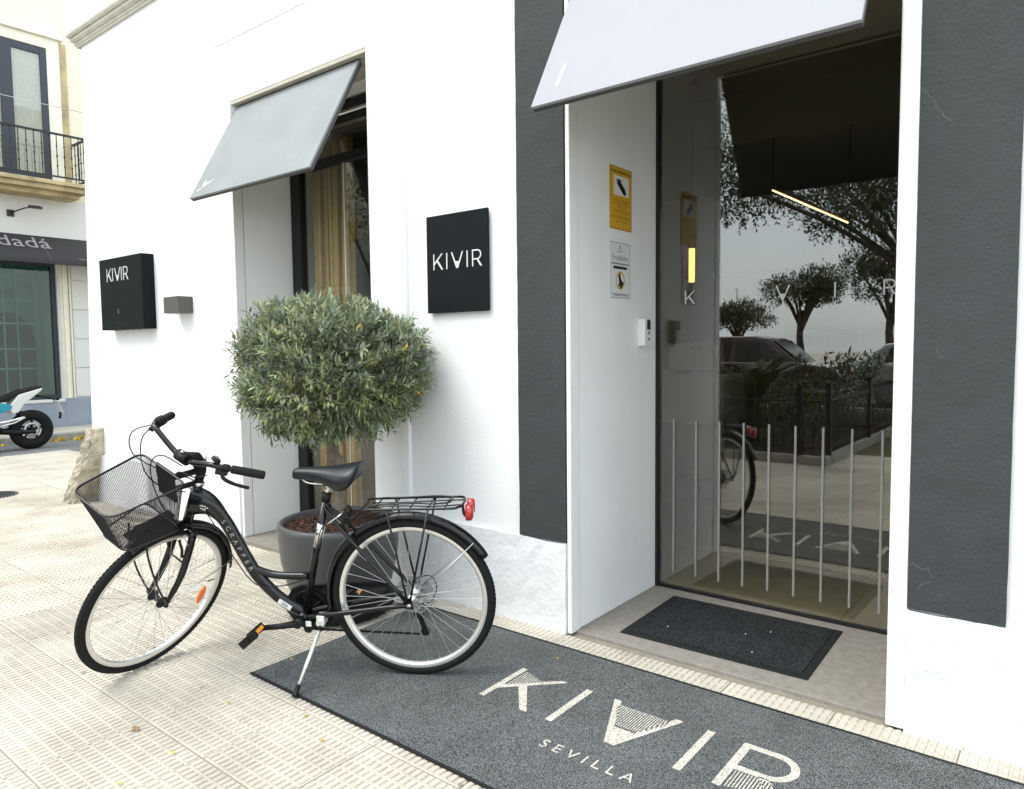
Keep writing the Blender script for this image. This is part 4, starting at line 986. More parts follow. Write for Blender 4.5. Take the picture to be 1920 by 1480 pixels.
# quill, adjustable stem
CLP = Vector((.962, 0, .668))
stp('stem', [axis_at(.495), axis_at(.555), axis_at(.575)+Vector((.012, 0, .012)), Vector((.905, 0, .632)), CLP], [.018, .020, .028, .027, .024], PLASB, None, 14, 0)
b = MB(); b.tube([CLP+Vector((0, -.03, 0)), CLP+Vector((0, .03, 0))], .024, 16); bb_(b, 'stem_clamp', PLASB, steer=True)
b = MB(); b.lathe([(0, -.006), (.009, -.006), (.009, .008), (.006, .011), (0, .011)], axis_at(.605)+Vector((.0, 0, .0)), SA, n=12); bb_(b, 'stem_bolt', CHROME, steer=True); b = MB(); b.lathe([(0, 0), (.008, 0), (.008, .008), (0, .01)], CLP+Vector((.0, .0, .024)), (0, 0, 1), n=10); bb_(b, 'stem_bolt', CHROME, steer=True)
bar = [(.809, -.297, .655), (.91, -.227, .705), (.948, -.200, .724), (.960, -.165, .722), (.962, -.06, .674), CLP, (.962, .06, .674), (.960, .165, .722), (.948, .200, .724), (.91, .227, .705), (.809, .297, .655)]
hb = stp('handlebar', bar, .0112, PAINTB, None, 12, 5)
for s_ in (-1, 1):
    e, g0 = Vector((.809, s_*.297, .655)), Vector((.905, s_*.2305, .7025)); d = (e-g0).normalized()
    stp('grip', [g0, g0+d*.004, e-d*.004, e+d*.004], [.0165, .0175, .0178, .0165], GRIPM, hb, 16)
    b = MB(); b.tube([g0-d*.036, g0-d*.010], .0165, 14)
    lev = [g0-d*.022+Vector((.012, 0, -.014)), g0-d*.005+Vector((.040, s_*.004, -.020)), g0+d*.04+Vector((.048, s_*.012, -.032)), g0+d*.095+Vector((.046, s_*.012, -.040))]
    b.obox(g0-d*.024+Vector((.016, -s_*.006, -.014)), d, d.orthogonal().normalized(), d.cross(d.orthogonal().normalized()), .022, .013, .011)
    bl = bb_(b, 'brake_mount', PLASB, hb, True, .002)
    stp('brake_lever', lev, [.0085]*4+[.008]*4+[.0068]*4+[.007], PLASB, hb, 10, 4)
    if s_ < 0: stp('twist_shifter', [g0-d*.012, g0+d*.0, g0+d*.030, g0+d*.036], [.019, .023, .022, .0175], PLASB, hb, 16)
d = Vector((-.1, .0, 0)); bc = Vector((.945, .182, .738)); b = MB(); b.lathe([(0, 0), (.019, 0), (.021, .006), (.019, .014), (.010, .019), (0, .020)], bc, (-.75, .25, .6), n=22); bb_(b, 'bell', PLASB, hb, True)
b = MB(); b.lathe([(.013, 0), (.016, .001), (.013, .002)], bc+Vector((-.75, .25, .6)).normalized()*.0175, (-.75, .25, .6), n=20, close=True); bb_(b, 'bell_ring', STEEL, hb, True)
# cables
for k, p_ in enumerate(([(.93, -.205, .715), (1.03, -.225, .715), (1.075, -.16, .66), (1.02, -.05, .60), (.93, -.01, .53), (.90, .02, .46)],
                        [(.93, -.215, .712), (1.00, -.22, .66), (1.045, -.15, .56), (1.02, -.06, .50), (.95, -.03, .46)],
                        [(.965, -.01, .62), (1.015, -.06, .675), (1.06, -.07, .65), (1.075, -.04, .54), (1.06, .02, .40), (1.02, .045, .275)],
                        [(.985, .185, .692), (1.00, .12, .655), (1.00, .02, .625), (.985, -.02, .56), (.95, .01, .50)])):
    stp('cable', p_, .0026, PLASB, hb, 6, 6)
tubepart('cable', [(.90, .035, .44), (.84, .03, .33), (.77, .032, .19), (.68, .03, .06), (.56, .03, .055), (.45, .03, .09)], .0026, PLASB, fr, n=6, sm=5)
tubepart('cable', [(.45, .022, .07), (.41, .024, .16), (.375, .03, .30), (.33, .05, .345)], .0026, PLASB, fr, n=6, sm=5)
tubepart('derailleur_cable', [(.04, -.072, .03), (-.05, -.078, .065), (-.085, -.075, .02), (-.06, -.072, -.05), (-.02, -.07, -.06)], .0026, PLASB, None, n=6, sm=6)
# basket
def rrect(u0, u1, hw0, hw1, z, rc, n=6):
    """rounded ring, rear half-width hw0 at u0, front half-width hw1 at u1"""
    pts = []
    cs = [((u1-rc, hw1-rc), 0), ((u0+rc*.6, hw0-rc*.6), 90), ((u0+rc*.6, -hw0+rc*.6), 180), ((u1-rc, -hw1+rc), 270)]
    for i, ((cu, cv), a0) in enumerate(cs):
        r_ = rc if i in (0, 3) else rc*.6
        for k in range(n+1):
            a = R(a0+90*k/n); pts.append(Vector((cu+r_*math.cos(a), cv+r_*math.sin(a), z)))
    return pts
def resample(ring, n):
    L_ = [0]; P = ring+[ring[0]]
    for i in range(1, len(P)): L_.append(L_[-1]+(P[i]-P[i-1]).length)
    out_ = []; j = 1
    for k in range(n):
        s_ = L_[-1]*k/n
        while L_[j] < s_: j += 1
        out_.append(P[j-1].lerp(P[j], (s_-L_[j-1])/max(1e-9, L_[j]-L_[j-1])))
    return out_
NB = 150
top = resample(rrect(1.050, 1.350, .142, .122, .660, .05), NB); bot = resample(rrect(1.080, 1.295, .115, .090, .432, .045), NB)
bs = MB(); bs.tube(top, .0042, 8, closed=True); bkt = bb_(bs, 'basket', PAINTB, steer=True)
b = MB(); b.tube(bot, .0032, 8, closed=True); bb_(b, 'base_ring', PAINTB, bkt, True)
b = MB(); wr = .00095
for k in range(NB): b.tube([top[k], bot[k]], wr, 4, cap=False)
for j in range(1, 40):
    t = j/40; b.tube([top[k].lerp(bot[k], t) for k in range(0, NB, 2)], wr, 4, closed=True)
for k in range(1, 32):
    u = 1.080+(1.295-1.080)*k/32; hw = .115-.025*k/32; e = .0 if 4 < k < 28 else .02
    b.tube([(u, -hw+e, .432), (u, hw-e, .432)], wr, 4, cap=False)
for k in range(1, 34):
    v_ = -.105+.21*k/34; b.tube([(1.083, v_, .4335), (1.290 if abs(v_) < .06 else 1.25, v_, .4335)], wr, 4, cap=False)
bb_(b, 'wire_mesh', PLASB, bkt, True)
b = MB(); b.obox((1.045, 0, .585), (1,0,0), (0,1,0), (0,0,1), .006, .055, .075); b.tube([(1.04, 0, .60), axis_at(.56)], .014, 8); b.tube([(1.04, 0, .54), axis_at(.505)], .012, 8); bb_(b, 'basket_bracket', PLASB, bkt, True, .003)
b = MB(); b.obox((1.12, 0, .392), Vector((1, 0, .12)).normalized(), (0,1,0), Vector((-.12, 0, 1)).normalized(), .075, .035, .022); b.obox((1.14, 0, .418), (1,0,0), (0,1,0), (0,0,1), .10, .022, .010); bb_(b, 'front_carrier', PLASB, steer=True, bevel=.006)

# ================================================================== STREET CORNER: worn stone, manhole, fallen leaves
rg = random.Random(12)
b = MB(); rings = []
for j in range(22):
    t = j/21; z = -.01+.70*t
    x0, x1 = -7.52+.26*t, -7.27+.13*t-(.03 if t < .45 else 0); y0, y1 = -.26+.16*t, .10
    cx, cy, hx, hy = (x0+x1)/2, (y0+y1)/2, (x1-x0)/2*(1 if t < .93 else .8), (y1-y0)/2; ring = []
    for k in range(28):
        a = 2*math.pi*k/28; c0, s0 = math.cos(a), math.sin(a)
        ring.append((cx+hx*math.copysign(abs(c0)**.55, c0)+rg.uniform(-.014, .014), cy+hy*math.copysign(abs(s0)**.55, s0)+rg.uniform(-.014, .014), z+rg.uniform(-.008, .008)))
    rings.append(ring)
b.loft(rings, smooth=False); o = b.build('guard_stone', ROCK); tag(o, 'rough weathered guard stone leaning at the white building corner', 'stone')
mh = thing('manhole_cover', 'dark round manhole cover set in the pale pavement', 'manhole cover', (-8.42, -.55, .0))
b = MB(); b.lathe([(0, .002), (.21, .002), (.225, .0), (.225, -.02)], n=40, smooth=False); b.build('cover', mat('cast iron', (.06, .06, .06), .6, var=.2, vscale=20), mh)
b = MB()
for k in range(-5, 6):
    w_ = math.sqrt(max(0, .20**2-(k*.038)**2)); b.box(k*.038-.006, k*.038+.006, -w_, w_, .0022, .006)
b.build('grip_bars', mat('cast iron', (.06, .06, .06), .6), mh)
def litter(p, s_, m_, lab, z):
    b = MB(); a = rg.random()*6.28; d = Vector((math.cos(a), math.sin(a), 0)); e = Vector((-d.y, d.x, 0)); q = Vector((0, 0, 1))
    P_ = [Vector(), d*.3+e*.35, d*.7+e*.32, d*1.15, d*.7-e*.32, d*.3-e*.35]
    b.add([v*s_+q*(s_*.12*math.sin(i*1.7)+.004) for i, v in enumerate(P_)]+[v*s_+q*(s_*.12*math.sin(i*1.7)+.0045+.001) for i, v in enumerate(P_)], [(0,1,2,3,4,5), (11,10,9,8,7,6)]+[(i, (i+1) % 6, 6+(i+1) % 6, 6+i) for i in range(6)])
    o = b.build('fallen_leaf', m_); o.location = (p.x, p.y, z); return tag(o, lab, 'leaf', 'fallen leaves on the pavement')
YL = 'small yellow leaf fallen on the cream ribbed pavement'
for (x, y) in ((328,1411),(220,1474),(428,1320),(570,1345),(605,1391)): litter(gz(x, y), .016, LITTER, YL, 0)
litter(gz(262, 1365), .03, LITTERB, 'curled orange-brown leaf on the cream ribbed pavement', 0)
litter(gz(1802, 1405), .012, LITTER, 'small yellow leaf at the foot of the white plinth', 0)
for (x, y) in ((545, 1239), (1048, 1239)): litter(gz(x, y), .013, LITTER, 'small yellow leaf fallen on the grey entrance carpet', .005)
for (x, y) in ((1252,1176),(1398,1190),(1410,1224),(1445,1186)):
    p = gz(x, y, .016); b = MB(); b.lathe([(0, -.003), (.003, -.001), (.003, .001), (0, .003)], n=6, smooth=False); o = b.build('pebble', PAPER); o.location = (p.x, p.y, .0185); tag(o, 'tiny white grit pebble lying on the black doormat', 'pebble', 'grit on the doormat')

# ================================================================== BUILDING ACROSS THE SIDE STREET (facade plane x = -14.2)
FX = -14.2
nb = thing('cream_townhouse', 'cream townhouse with iron balcony and charcoal shop awning across the side street', 'building', (FX, 2.0, 0))
def nbuild(mb, name, m_, parent=None, bevel=0.0):
    mb.v = [(v[0]-FX, v[1]-2.0, v[2]) for v in mb.v]
    return mb.build(name, m_, parent or nb, bevel)
b = MB(); b.box(FX-6, FX, -9.0, 12, 4.06, 11)
nbuild(b, 'upper_wall', CREAM)
b = MB(); b.box(FX-6, FX, 2.20, 12, .08, 4.058); b.box(FX-6, FX, -9, -2.6, .08, 4.058); b.box(FX-6, FX, -2.6, 2.20, 2.98, 4.058); b.box(FX-6, FX-.9, -2.6, 2.2, .08, 2.98); nbuild(b, 'ground_floor_wall', OFFW)
b = MB(); b.box(FX-.03, FX+.03, 2.235, 12, .08, .575); b.box(FX-.5, FX+.03, -2.6, 2.235, .08, .52); b.box(FX-.03, FX+.03, -9, -2.6, .08, .575); nbuild(b, 'skirting', BLUEG, bevel=.006)
b = MB(); b.box(FX-.3, FX+.045, -2.6, 2.232, .522, .575); nbuild(b, 'shop_sill', OFFW, bevel=.01)
for k, (y0, y1, dx) in enumerate(((2.235, 2.275, .02), (2.275, 2.33, .05), (2.335, 2.36, .035), (2.375, 2.40, .05))):
    b = MB(); b.box(FX-.01, FX+dx, y0, y1, .577, 3.0); nbuild(b, 'pilaster_moulding', CREAMT, bevel=.004)
for k in range(5):
    b = MB(); z = .60+k*.52; b.box(FX-.01, FX+.022, 2.425, 3.4, z, z+.505); nbuild(b, 'stone_block', OFFW, bevel=.006)
wd = MB(); wd.box(FX-.16, FX-.06, 2.135, 2.233, .577, 2.98); wd.box(FX-.16, FX-.06, .93, .99, .577, 2.98); wd.box(FX-.16, FX-.06, -.6, -.54, .577, 2.98); wd.box(FX-.16, FX-.06, -2.6, -2.5, .577, 2.98)
for (y0, y1) in ((.99, 2.135), (-.54, .93), (-2.5, -.6)):
    wd.box(FX-.158, FX-.062, y0, y1, .577, .65); wd.box(FX-.158, FX-.062, y0, y1, 2.9, 2.978)
shop = nbuild(wd, 'shop_window', NAVY)
for (y0, y1) in ((.99, 2.135), (-.54, .93), (-2.5, -.6)):
    b = MB(); b.box(FX-.112, FX-.102, y0, y1, .65, 2.9); nbuild(b, 'pane', GLASSG, shop)
# shop interior: pale arched screen and shelving behind green glass
b = MB(); b.box(FX-.88, FX-.85, -2.5, 2.1, .6, 2.9); nbuild(b, 'shop_back_wall', mat('shop wall', (.30, .42, .40), .8, var=.5, vscale=1.5))
for (yc, w_) in ((1.62, .42), (.55, .42), (-.6, .42)):
    b = MB(); o_ = [(yc-w_, .62), (yc-w_, 1.5)]+[(yc-w_*math.cos(R(a)), 1.5+.62*math.sin(R(a))) for a in range(15, 166, 15)]+[(yc+w_, 1.5), (yc+w_, .62)]
    b.prism(o_, lambda y, z: (FX-.70, y, z), lambda y, z: (FX-.66, y, z)); nbuild(b, 'shop_arch_screen', mat('dark arch', (.012, .02, .02), .6))
for yv in (1.55, 1.75, 1.20, .8, .2, -.4): 
    b = MB(); b.box(FX-.60, FX-.58, yv-.012, yv+.012, .6, 2.9); nbuild(b, 'shop_mullion', mat('pale mullion', (.55, .62, .60), .6))
for z in (1.1, 1.45, 1.9, 2.3):
    b = MB(); b.box(FX-.60, FX-.585, -2.4, 2.1, z, z+.03); nbuild(b, 'shop_shelf', mat('pale mullion', (.55, .62, .60), .6))
# fabric awning
aw = thing('shop_awning', 'charcoal fabric shop awning with pale lettering on the cream townhouse', 'awning', (FX, 1.0, 3.5))
AD, AZ0, AZ1 = .52, 3.40, 2.93
def af(y, t, q=0.0): # point on the sloped fabric
    n = Vector((AZ0-AZ1, 0, AD)).normalized(); return Vector((.012+AD*t, y, (AZ0-3.5)+(AZ1-AZ0)*t))+n*q
b = MB(); ny = 36; vs = [af(-3.0+5.9*i/ny, t, .006*math.sin(i*1.9)*t) for t in (0, .25, .5, .75, 1) for i in range(ny+1)]
b.add(vs, [(r_*(ny+1)+i, r_*(ny+1)+i+1, (r_+1)*(ny+1)+i+1, (r_+1)*(ny+1)+i) for r_ in range(4) for i in range(ny)], True); o = b.build('fabric', FABRIC, aw); md = o.modifiers.new('thick', 'SOLIDIFY'); md.thickness = .006
b = MB(); b.box(.012+AD-.01, .012+AD+.025, -3.0, 2.9, AZ1-3.5-.05, AZ1-3.5+.01); b.build('front_bar', FABRIC, aw, bevel=.006)
for y in (-1.6, -.7, .15, .95, 1.9):
    b = MB(); b.obox(af(y, .5, .006), Vector((AD, 0, AZ1-AZ0)).normalized(), (0, 1, 0), Vector((AZ0-AZ1, 0, AD)).normalized(), math.hypot(AD, AZ0-AZ1)/2*.98, .006, .003); b.build('seam', mat('seam', (.09, .09, .09), .8), aw)
upv = Vector((-AD, 0, AZ0-AZ1)).normalized()
b = MB(); text_on(b, 'dadá', af(.66, .52, .012), (0, 1, 0), upv, .42, .002, 1.02); b.build('lettering', mat('awning lettering', (.33, .31, .31), .7), aw)
b = MB()
for k in range(7): b.obox(af(1.42+k*.05, .86, .010), (0, 1, 0), upv, Vector((1, 0, 0)), .012, .008+.004*(k % 2), .002)
b.build('small_print', mat('awning lettering', (.33, .31, .31), .7), aw)['kind'] = 'stuff'
# balcony
bal = MB(); bal.box(FX, FX+.62, -1.3, 2.62, 4.20, 4.27); bal.box(FX, FX+.56, -1.25, 2.57, 4.12, 4.20); bal.box(FX, FX+.42, -1.15, 2.48, 4.04, 4.12); nbuild(bal, 'balcony_slab', YSTONE, bevel=.012)
rl = MB(); rl.box(FX+.56, FX+.60, -1.26, 2.58, 5.03, 5.06); rl.box(FX+.565, FX+.595, -1.26, 2.58, 4.33, 4.355); rl.box(FX+.02, FX+.56, 2.54, 2.58, 5.03, 5.06); rl.box(FX+.02, FX+.565, 2.545, 2.575, 4.33, 4.355)
for y in (-1.24, .64, 2.56): rl.box(FX+.566, FX+.594, y-.014, y+.014, 4.27, 5.03)
rail = nbuild(rl, 'balcony_railing', IRON)
def baluster(x, y):
    b = MB(); b.lathe([(.008, 4.355), (.008, 4.50), (.016, 4.52), (.008, 4.54), (.008, 4.66), (.017, 4.685), (.008, 4.71), (.008, 4.83), (.015, 4.85), (.008, 4.87), (.008, 5.03)], (x, y, 0), n=7); nbuild(b, 'baluster', IRON, rail)
for k in range(33):
    y = -1.15+k*.112
    if abs(y-.64) > .03: baluster(FX+.58, y)
for k in range(4): baluster(FX+.10+k*.12, 2.56)
gl = MB(); gl.tube([(FX+.56, -1.25, 5.50), (FX+.56, 2.56, 5.50)], .006, 6); gl.tube([(FX+.56, 2.56, 5.06), (FX+.56, 2.56, 5.50)], .006, 6); nbuild(gl, 'guard_wire', STEEL)
# balcony door with surround
fr2 = MB(); fr2.box(FX, FX+.06, 2.20, 2.40, 4.27, 6.82); fr2.box(FX, FX+.06, .10, .30, 4.27, 6.82); fr2.box(FX, FX+.062, .10, 2.40, 6.60, 6.78); fr2.box(FX, FX+.12, .05, 2.45, 6.78, 6.85); nbuild(fr2, 'door_surround', CREAMT, bevel=.01)
pr2 = MB(); pr2.box(FX, FX+.025, 2.405, 2.52, 4.27, 6.76); nbuild(pr2, 'weathered_strip', YSTONE)
df = MB(); df.box(FX+.002, FX+.05, .30, .40, 4.27, 6.60); df.box(FX+.002, FX+.05, 2.10, 2.20, 4.27, 6.60); df.box(FX+.002, FX+.052, 1.50, 1.68, 4.27, 6.60); df.box(FX+.002, FX+.048, .40, 1.50, 6.48, 6.60); df.box(FX+.002, FX+.048, 1.68, 2.10, 6.48, 6.60); df.box(FX+.002, FX+.048, .40, 1.50, 4.27, 4.45); df.box(FX+.002, FX+.048, 1.68, 2.10, 4.27, 4.45)
bdoor = nbuild(df, 'balcony_door', NAVY, bevel=.006)
for (y0, y1) in ((.40, 1.50), (1.68, 2.10)):
    b = MB(); b.box(FX+.022, FX+.028, y0, y1, 4.45, 6.48); nbuild(b, 'pane', GLASSW, bdoor)
b = MB(); n_ = 48; vs = [(FX+.010+.004*math.sin(i*1.3), 1.68+.42*i/n_, z) for z in (4.45, 6.48) for i in range(n_+1)]; b.add(vs, [(i, i+1, n_+2+i, n_+1+i) for i in range(n_)], True); nbuild(b, 'sheer_curtain', CURTW, bdoor)
b = MB(); vs = [(FX+.010+.004*math.sin(i*1.3), .40+1.1*i/n_, z) for z in (4.45, 6.48) for i in range(n_+1)]; b.add(vs, [(i, i+1, n_+2+i, n_+1+i) for i in range(n_)], True); nbuild(b, 'sheer_curtain', CURTW, bdoor)
lm = thing('spot_lamp', 'small black arm spotlight on wall above the shop awning', 'lamp', (FX, 1.55, 3.74))
b = MB(); b.box(0, .03, -.05, .05, -.06, .05); b.build('wall_plate', IRON, lm, bevel=.004); b = MB(); b.tube([(.02, 0, 0), (.22, .14, .07), (.30, .20, .08)], .012, 8); b.build('arm', IRON, lm)
b = MB(); b.obox((.36, .26, .085), Vector((.7, .7, -.1)).normalized(), Vector((-.7, .7, 0)).normalized(), (0.07, .07, 1), .09, .055, .022); b.build('head', IRON, lm, bevel=.006)

# ================================================================== MOTORCYCLE (local x forward, y left, z up)
mc = thing('motorcycle', 'black motorcycle with white tail and turquoise side panel parked by the far kerb', 'motorcycle', (-12.25, 1.06, -.03), -math.pi/2)
MH = .29
def mwheel(x):
    b = MB(); b.lathe([(.215+.078*math.cos(2*math.pi*k/16), .062*math.sin(2*math.pi*k/16)) for k in range(16)], (x, 0, MH), (0, 1, 0), n=48, close=True); wl = b.build('wheel', TYRE, mc)
    b = MB(); b.lathe([(.185, -.05), (.185, .05), (.170, .05), (.165, 0), (.170, -.05)], (x, 0, MH), (0, 1, 0), n=40, close=True); b.build('rim', PLASB, wl)
    b = MB(); b.lathe([(.105, .03), (.105, .034), (.07, .034), (.07, .03)], (x, 0, MH), (0, 1, 0), n=32, close=True); b.build('brake_disc', STEEL, wl)
    for k in range(5):
        a = k*2*math.pi/5+.4; d = Vector((math.cos(a), 0, math.sin(a)))
        b = MB(); b.tube([Vector((x, 0, MH))+d*.03, Vector((x, 0, MH))+d*.17], [.022, .014], 8); b.build('wheel_spoke', PLASB, wl)
    b = MB(); b.tube([(x, -.09, MH), (x, .09, MH)], .03, 12); b.build('hub', PLASB, wl)
mwheel(0); mwheel(1.33)
for s_ in (-1, 1):
    b = MB(); b.tube([(-.03, s_*.085, MH-.03), (.2, s_*.085, MH-.02), (.48, s_*.08, MH+.02)], [.025, .04, .045], 8, flat=(1, .6)); b.build('swingarm', PLASB, mc)
b = MB(); b.prism([(.10,.44),(.25,.55),(.20,.57),(.03,.52),(-.08,.46),(-.06,.44),(.02,.47)], lambda x, z: (x, -.06, z+.03), lambda x, z: (x, .06, z+.03)); b.build('hugger', PLASB, mc, bevel=.01)
b = MB(); b.prism([(.14,.83),(.16,.80),(.11,.68),(.18,.56),(.26,.53),(.33,.61),(.30,.68),(.20,.775),(-.13,.895),(-.125,.87)][::-1] if False else [(-.14,.905),(-.12,.865),(.11,.68),(.18,.57),(.25,.54),(.32,.63),(.17,.82)], lambda x, z: (x, .07, z), lambda x, z: (x, .125, z)); b.build('tail_fairing', MWHITE, mc, bevel=.012)
b = MB(); b.prism([(-.14,.905),(-.12,.865),(.11,.68),(.18,.57),(.25,.54),(.32,.63),(.17,.82)], lambda x, z: (x, -.125, z), lambda x, z: (x, -.07, z)); b.build('tail_fairing', MWHITE, mc, bevel=.012)
b = MB(); b.prism([(-.15,.935),(-.14,.885),(.16,.825),(.30,.72),(.75,.70),(.72,.765),(.42,.775),(.26,.835),(.14,.885)], lambda x, z: (x, -.10, z), lambda x, z: (x, .10, z)); b.build('seat', PLASB, mc, bevel=.02)
for s_ in (-1, 1):
    b = MB(); b.prism([(.26,.67),(.29,.60),(.50,.55),(.62,.60),(.60,.70),(.42,.72)], lambda x, z: (x, s_*.115, z), lambda x, z: (x, s_*.14, z)); b.build('side_panel', TURQ, mc, bevel=.01)
b = MB(); b.prism([(.55,.72),(.72,.72),(1.02,.80),(1.05,.93),(.92,.99),(.70,.93),(.58,.80)], lambda x, z: (x, -.14, z), lambda x, z: (x, .14, z)); b.build('tank', TURQ, mc, bevel=.05)
b = MB(); b.prism([(.42,.30),(.60,.22),(.95,.24),(1.02,.42),(.92,.66),(.55,.66),(.44,.50)], lambda x, z: (x, -.15, z), lambda x, z: (x, .15, z)); b.build('engine', PLASB, mc, bevel=.03)
b = MB(); b.tube([(.55, -.14, .28), (.2, -.17, .34), (-.05, -.18, .46)], [.03, .05, .055], 12); b.build('exhaust', STEEL, mc)
b = MB(); b.tube([(.50, .14, .42), (.30, .15, .45), (.14, .15, .49)], .016, 8); b.tube([(.50, .14, .36), (.25, .15, .42), (.12, .15, .49)], .012, 8); b.build('footrest_bracket', ALU, mc)
b = MB(); b.tube([(-.02, 0, .80), (-.28, 0, .745), (-.33, 0, .71)], .014, 8); b.build('plate_arm', PLASB, mc)
b = MB(); b.obox((-.375, 0, .60), Vector((-.35, 0, -1)).normalized(), (0, 1, 0), Vector((1, 0, -.35)).normalized(), .10, .09, .004); b.build('number_plate', MWHITE, mc); b = MB(); b.obox((-.395, 0, .47), Vector((.1, 0, -1)).normalized(), (0, 1, 0), Vector((1, 0, .1)).normalized(), .05, .03, .008); b.build('rear_reflector', PLASB, mc)
for s_ in (-1, 1):
    b = MB(); b.tube([(-.30, 0, .72), (-.31, s_*.14, .73)], .008, 6); b.tube([(-.31, s_*.13, .73), (-.31, s_*.19, .73)], .02, 8); b.build('indicator', PLASB, mc)
    b = MB(); b.tube([(1.33, s_*.09, MH), (1.10, s_*.09, .85)], .026, 10); b.build('fork_leg', PLASB, mc)
b = MB(); b.tube([(1.02, -.36, 1.05), (1.08, -.15, 1.0), (1.08, .15, 1.0), (1.02, .36, 1.05)], .013, 8); b.build('handlebar', PLASB, mc)
b = MB(); b.lathe([(0, 0), (.08, 0), (.10, -.05), (.06, -.12), (0, -.13)], (1.30, 0, .86), (1, 0, 0), n=20); b.build('headlight', CARG, mc)
b = MB(); b.tube([(.55, .12, .25), (.50, .30, .02)], .012, 8); b.build('side_stand', PLASB, mc)
# dry leaves along the far kerb
b = MB(); rg = random.Random(77)
for _ in range(260):
    y = rg.choice((-3.2, -.4, .2, 1.9, 2.4, 4.4))+rg.gauss(0, .35); x = -12.98+abs(rg.gauss(0, .09)); d = Vector((rg.random()-.5, rg.random()-.5, .6*(rg.random()-.2))).normalized(); e = d.orthogonal().normalized()
    b.obox((x, y, -.02+.02*rg.random()), d, e, d.cross(e), .03, .016, .002)
o = b.build('leaf_litter', LITTER); tag(o, 'yellow leaf litter gathered along the far kerb', 'leaf litter', kind='stuff')

# ================================================================== THE SQUARE OPPOSITE (behind the camera, mirrored in the glass)
b = MB(); b.box(-11.0, -2.36, -10.5, -4.06, -.15, .05); tag(b.build('garden_bed', EARTH), kind='structure')
b = MB(); b.box(-11.0, -2.28, -4.06, -3.98, -.15, .10); b.box(-2.36, -2.28, -10.5, -4.06, -.15, .10); tag(b.build('bed_kerb', KERB, bevel=.01), kind='structure')
sheet('path', -2.28, 10, -10.5, -5.2, -.008, GRAVEL)
sheet('square_paving', -2.28, 10, -5.2, -4.0, -.012, PAVE)
sheet('road', -60, 60, -17.5, -11.2, -.02, ASPH)
b = MB(); b.box(-40, 40, -11.2, -10.9, -.15, .10); tag(b.build('road_kerb', KERB, bevel=.015), kind='structure')
def fence(p, q, label):
    p, q = Vector(p), Vector(q); L_ = (q-p).length; d = (q-p).normalized(); e = Vector((-d.y, d.x, 0))
    t = thing('railing_fence', label, 'fence', p)
    barm = MB(); barm.tube([(0, 0, .12), (0, 0, .80)], .007, 6); barm.tube([(0, 0, .80), (0, 0, .86)], [.011, .001], 6); bme = barm.mesh('bar'); bme.materials.append(IRON)
    n = int(L_/.115)
    for k in range(n+1): inst('bar', bme, t, d*(L_*k/n))
    for z in (.20, .74):
        b = MB(); b.obox(d*L_/2+Vector((0, 0, z)), d, e, (0, 0, 1), L_/2, .012, .012); b.build('rail', IRON, t)
    for k in range(int(L_/2)+1):
        b = MB(); b.obox(d*min(L_, 2*k)+Vector((0, 0, .50)), d, e, (0, 0, 1), .028, .028, .41); b.lathe([(0, .97), (.03, .95), (.035, .92), (.02, .90)], d*min(L_, 2*k), n=10); b.build('post', IRON, t)
fence((-10.6, -4.02, 0), (-2.32, -4.02, 0), 'black iron railing fence along the garden bed facing the building')
fence((-2.32, -4.2, 0), (-2.32, -10.4, 0), 'black iron railing fence along the brown gravel path')
def street_tree(x, y, h, cr, ch, seed, label, n=2600, ls=.12, off=(0, 0)):
    rg = random.Random(seed); t = thing('street_tree', label, 'tree', (x, y, 0), group='trees in the square')
    b = MB(); pts = smooth_path([(0,0,-.05), (.03,.02,h*.25), (-.04,.05,h*.5), (off[0]*.3, off[1]*.3, h*.75)], 4); b.tube(pts, [.16-.09*i/len(pts) for i in range(len(pts))], 10); b.build('trunk', BARKD, t)
    b = MB(); cen = Vector((off[0], off[1], h)); lobes = []
    for k in range(13):
        d = Vector((rg.gauss(0, 1), rg.gauss(0, 1), rg.gauss(0, .7))).normalized(); c_ = cen+Vector((d.x*cr*.66, d.y*cr*.66, d.z*ch*.62)); lobes.append((c_, rg.uniform(.30, .52)))
        p0_ = Vector((off[0]*.2, off[1]*.2, h*.55)); b.tube(smooth_path([p0_, p0_.lerp(c_, .5)+Vector((0, 0, .15)), c_], 3), [.05-.0055*i for i in range(7)], 6)
    b.build('limbs', BARKD, t)
    b = MB(); tint = []
    for k in range(n):
        c_, s_ = lobes[rg.randrange(len(lobes))]; d = Vector((rg.gauss(0, 1), rg.gauss(0, 1), rg.gauss(0, 1))).normalized(); r_ = rg.random()**.4
        p = c_+Vector((d.x*cr*s_, d.y*cr*s_, d.z*ch*s_*.8))*r_
        leaves(b, tint, p, (d+Vector((0, 0, -.2))).normalized(), 5, ls, ls*.20, .9, rg, yell=0)
    b.tint = tint; b.build('crown', GREEN, t, recalc=False)
street_tree(-1.95, -9.3, 4.6, 2.9, 1.7, 41, 'spreading leafy tree standing at the gravel path corner of the garden bed', 5200, .10, (-1.5, .7))
street_tree(-13.9, -8.4, 4.6, 2.3, 1.9, 42, 'tall leafy tree on the far pavement at the road corner', 3000, .12)
street_tree(-7.2, -19.5, 3.3, 1.25, .75, 43, 'low round tree standing beyond the road behind parked cars', 1500, .12)
street_tree(-11.0, -24, 2.6, 1.6, .6, 44, 'broad low tree beyond the road beside the round tree', 1300, .14)
street_tree(-4.4, -18.5, 3.4, 1.5, 1.1, 45, 'bushy tree beyond the road behind the silver car', 1700, .13)
street_tree(1.6, -9.6, 5.0, 1.8, 1.4, 46, 'leafy tree growing on the far side of the gravel path', 1700, .13)
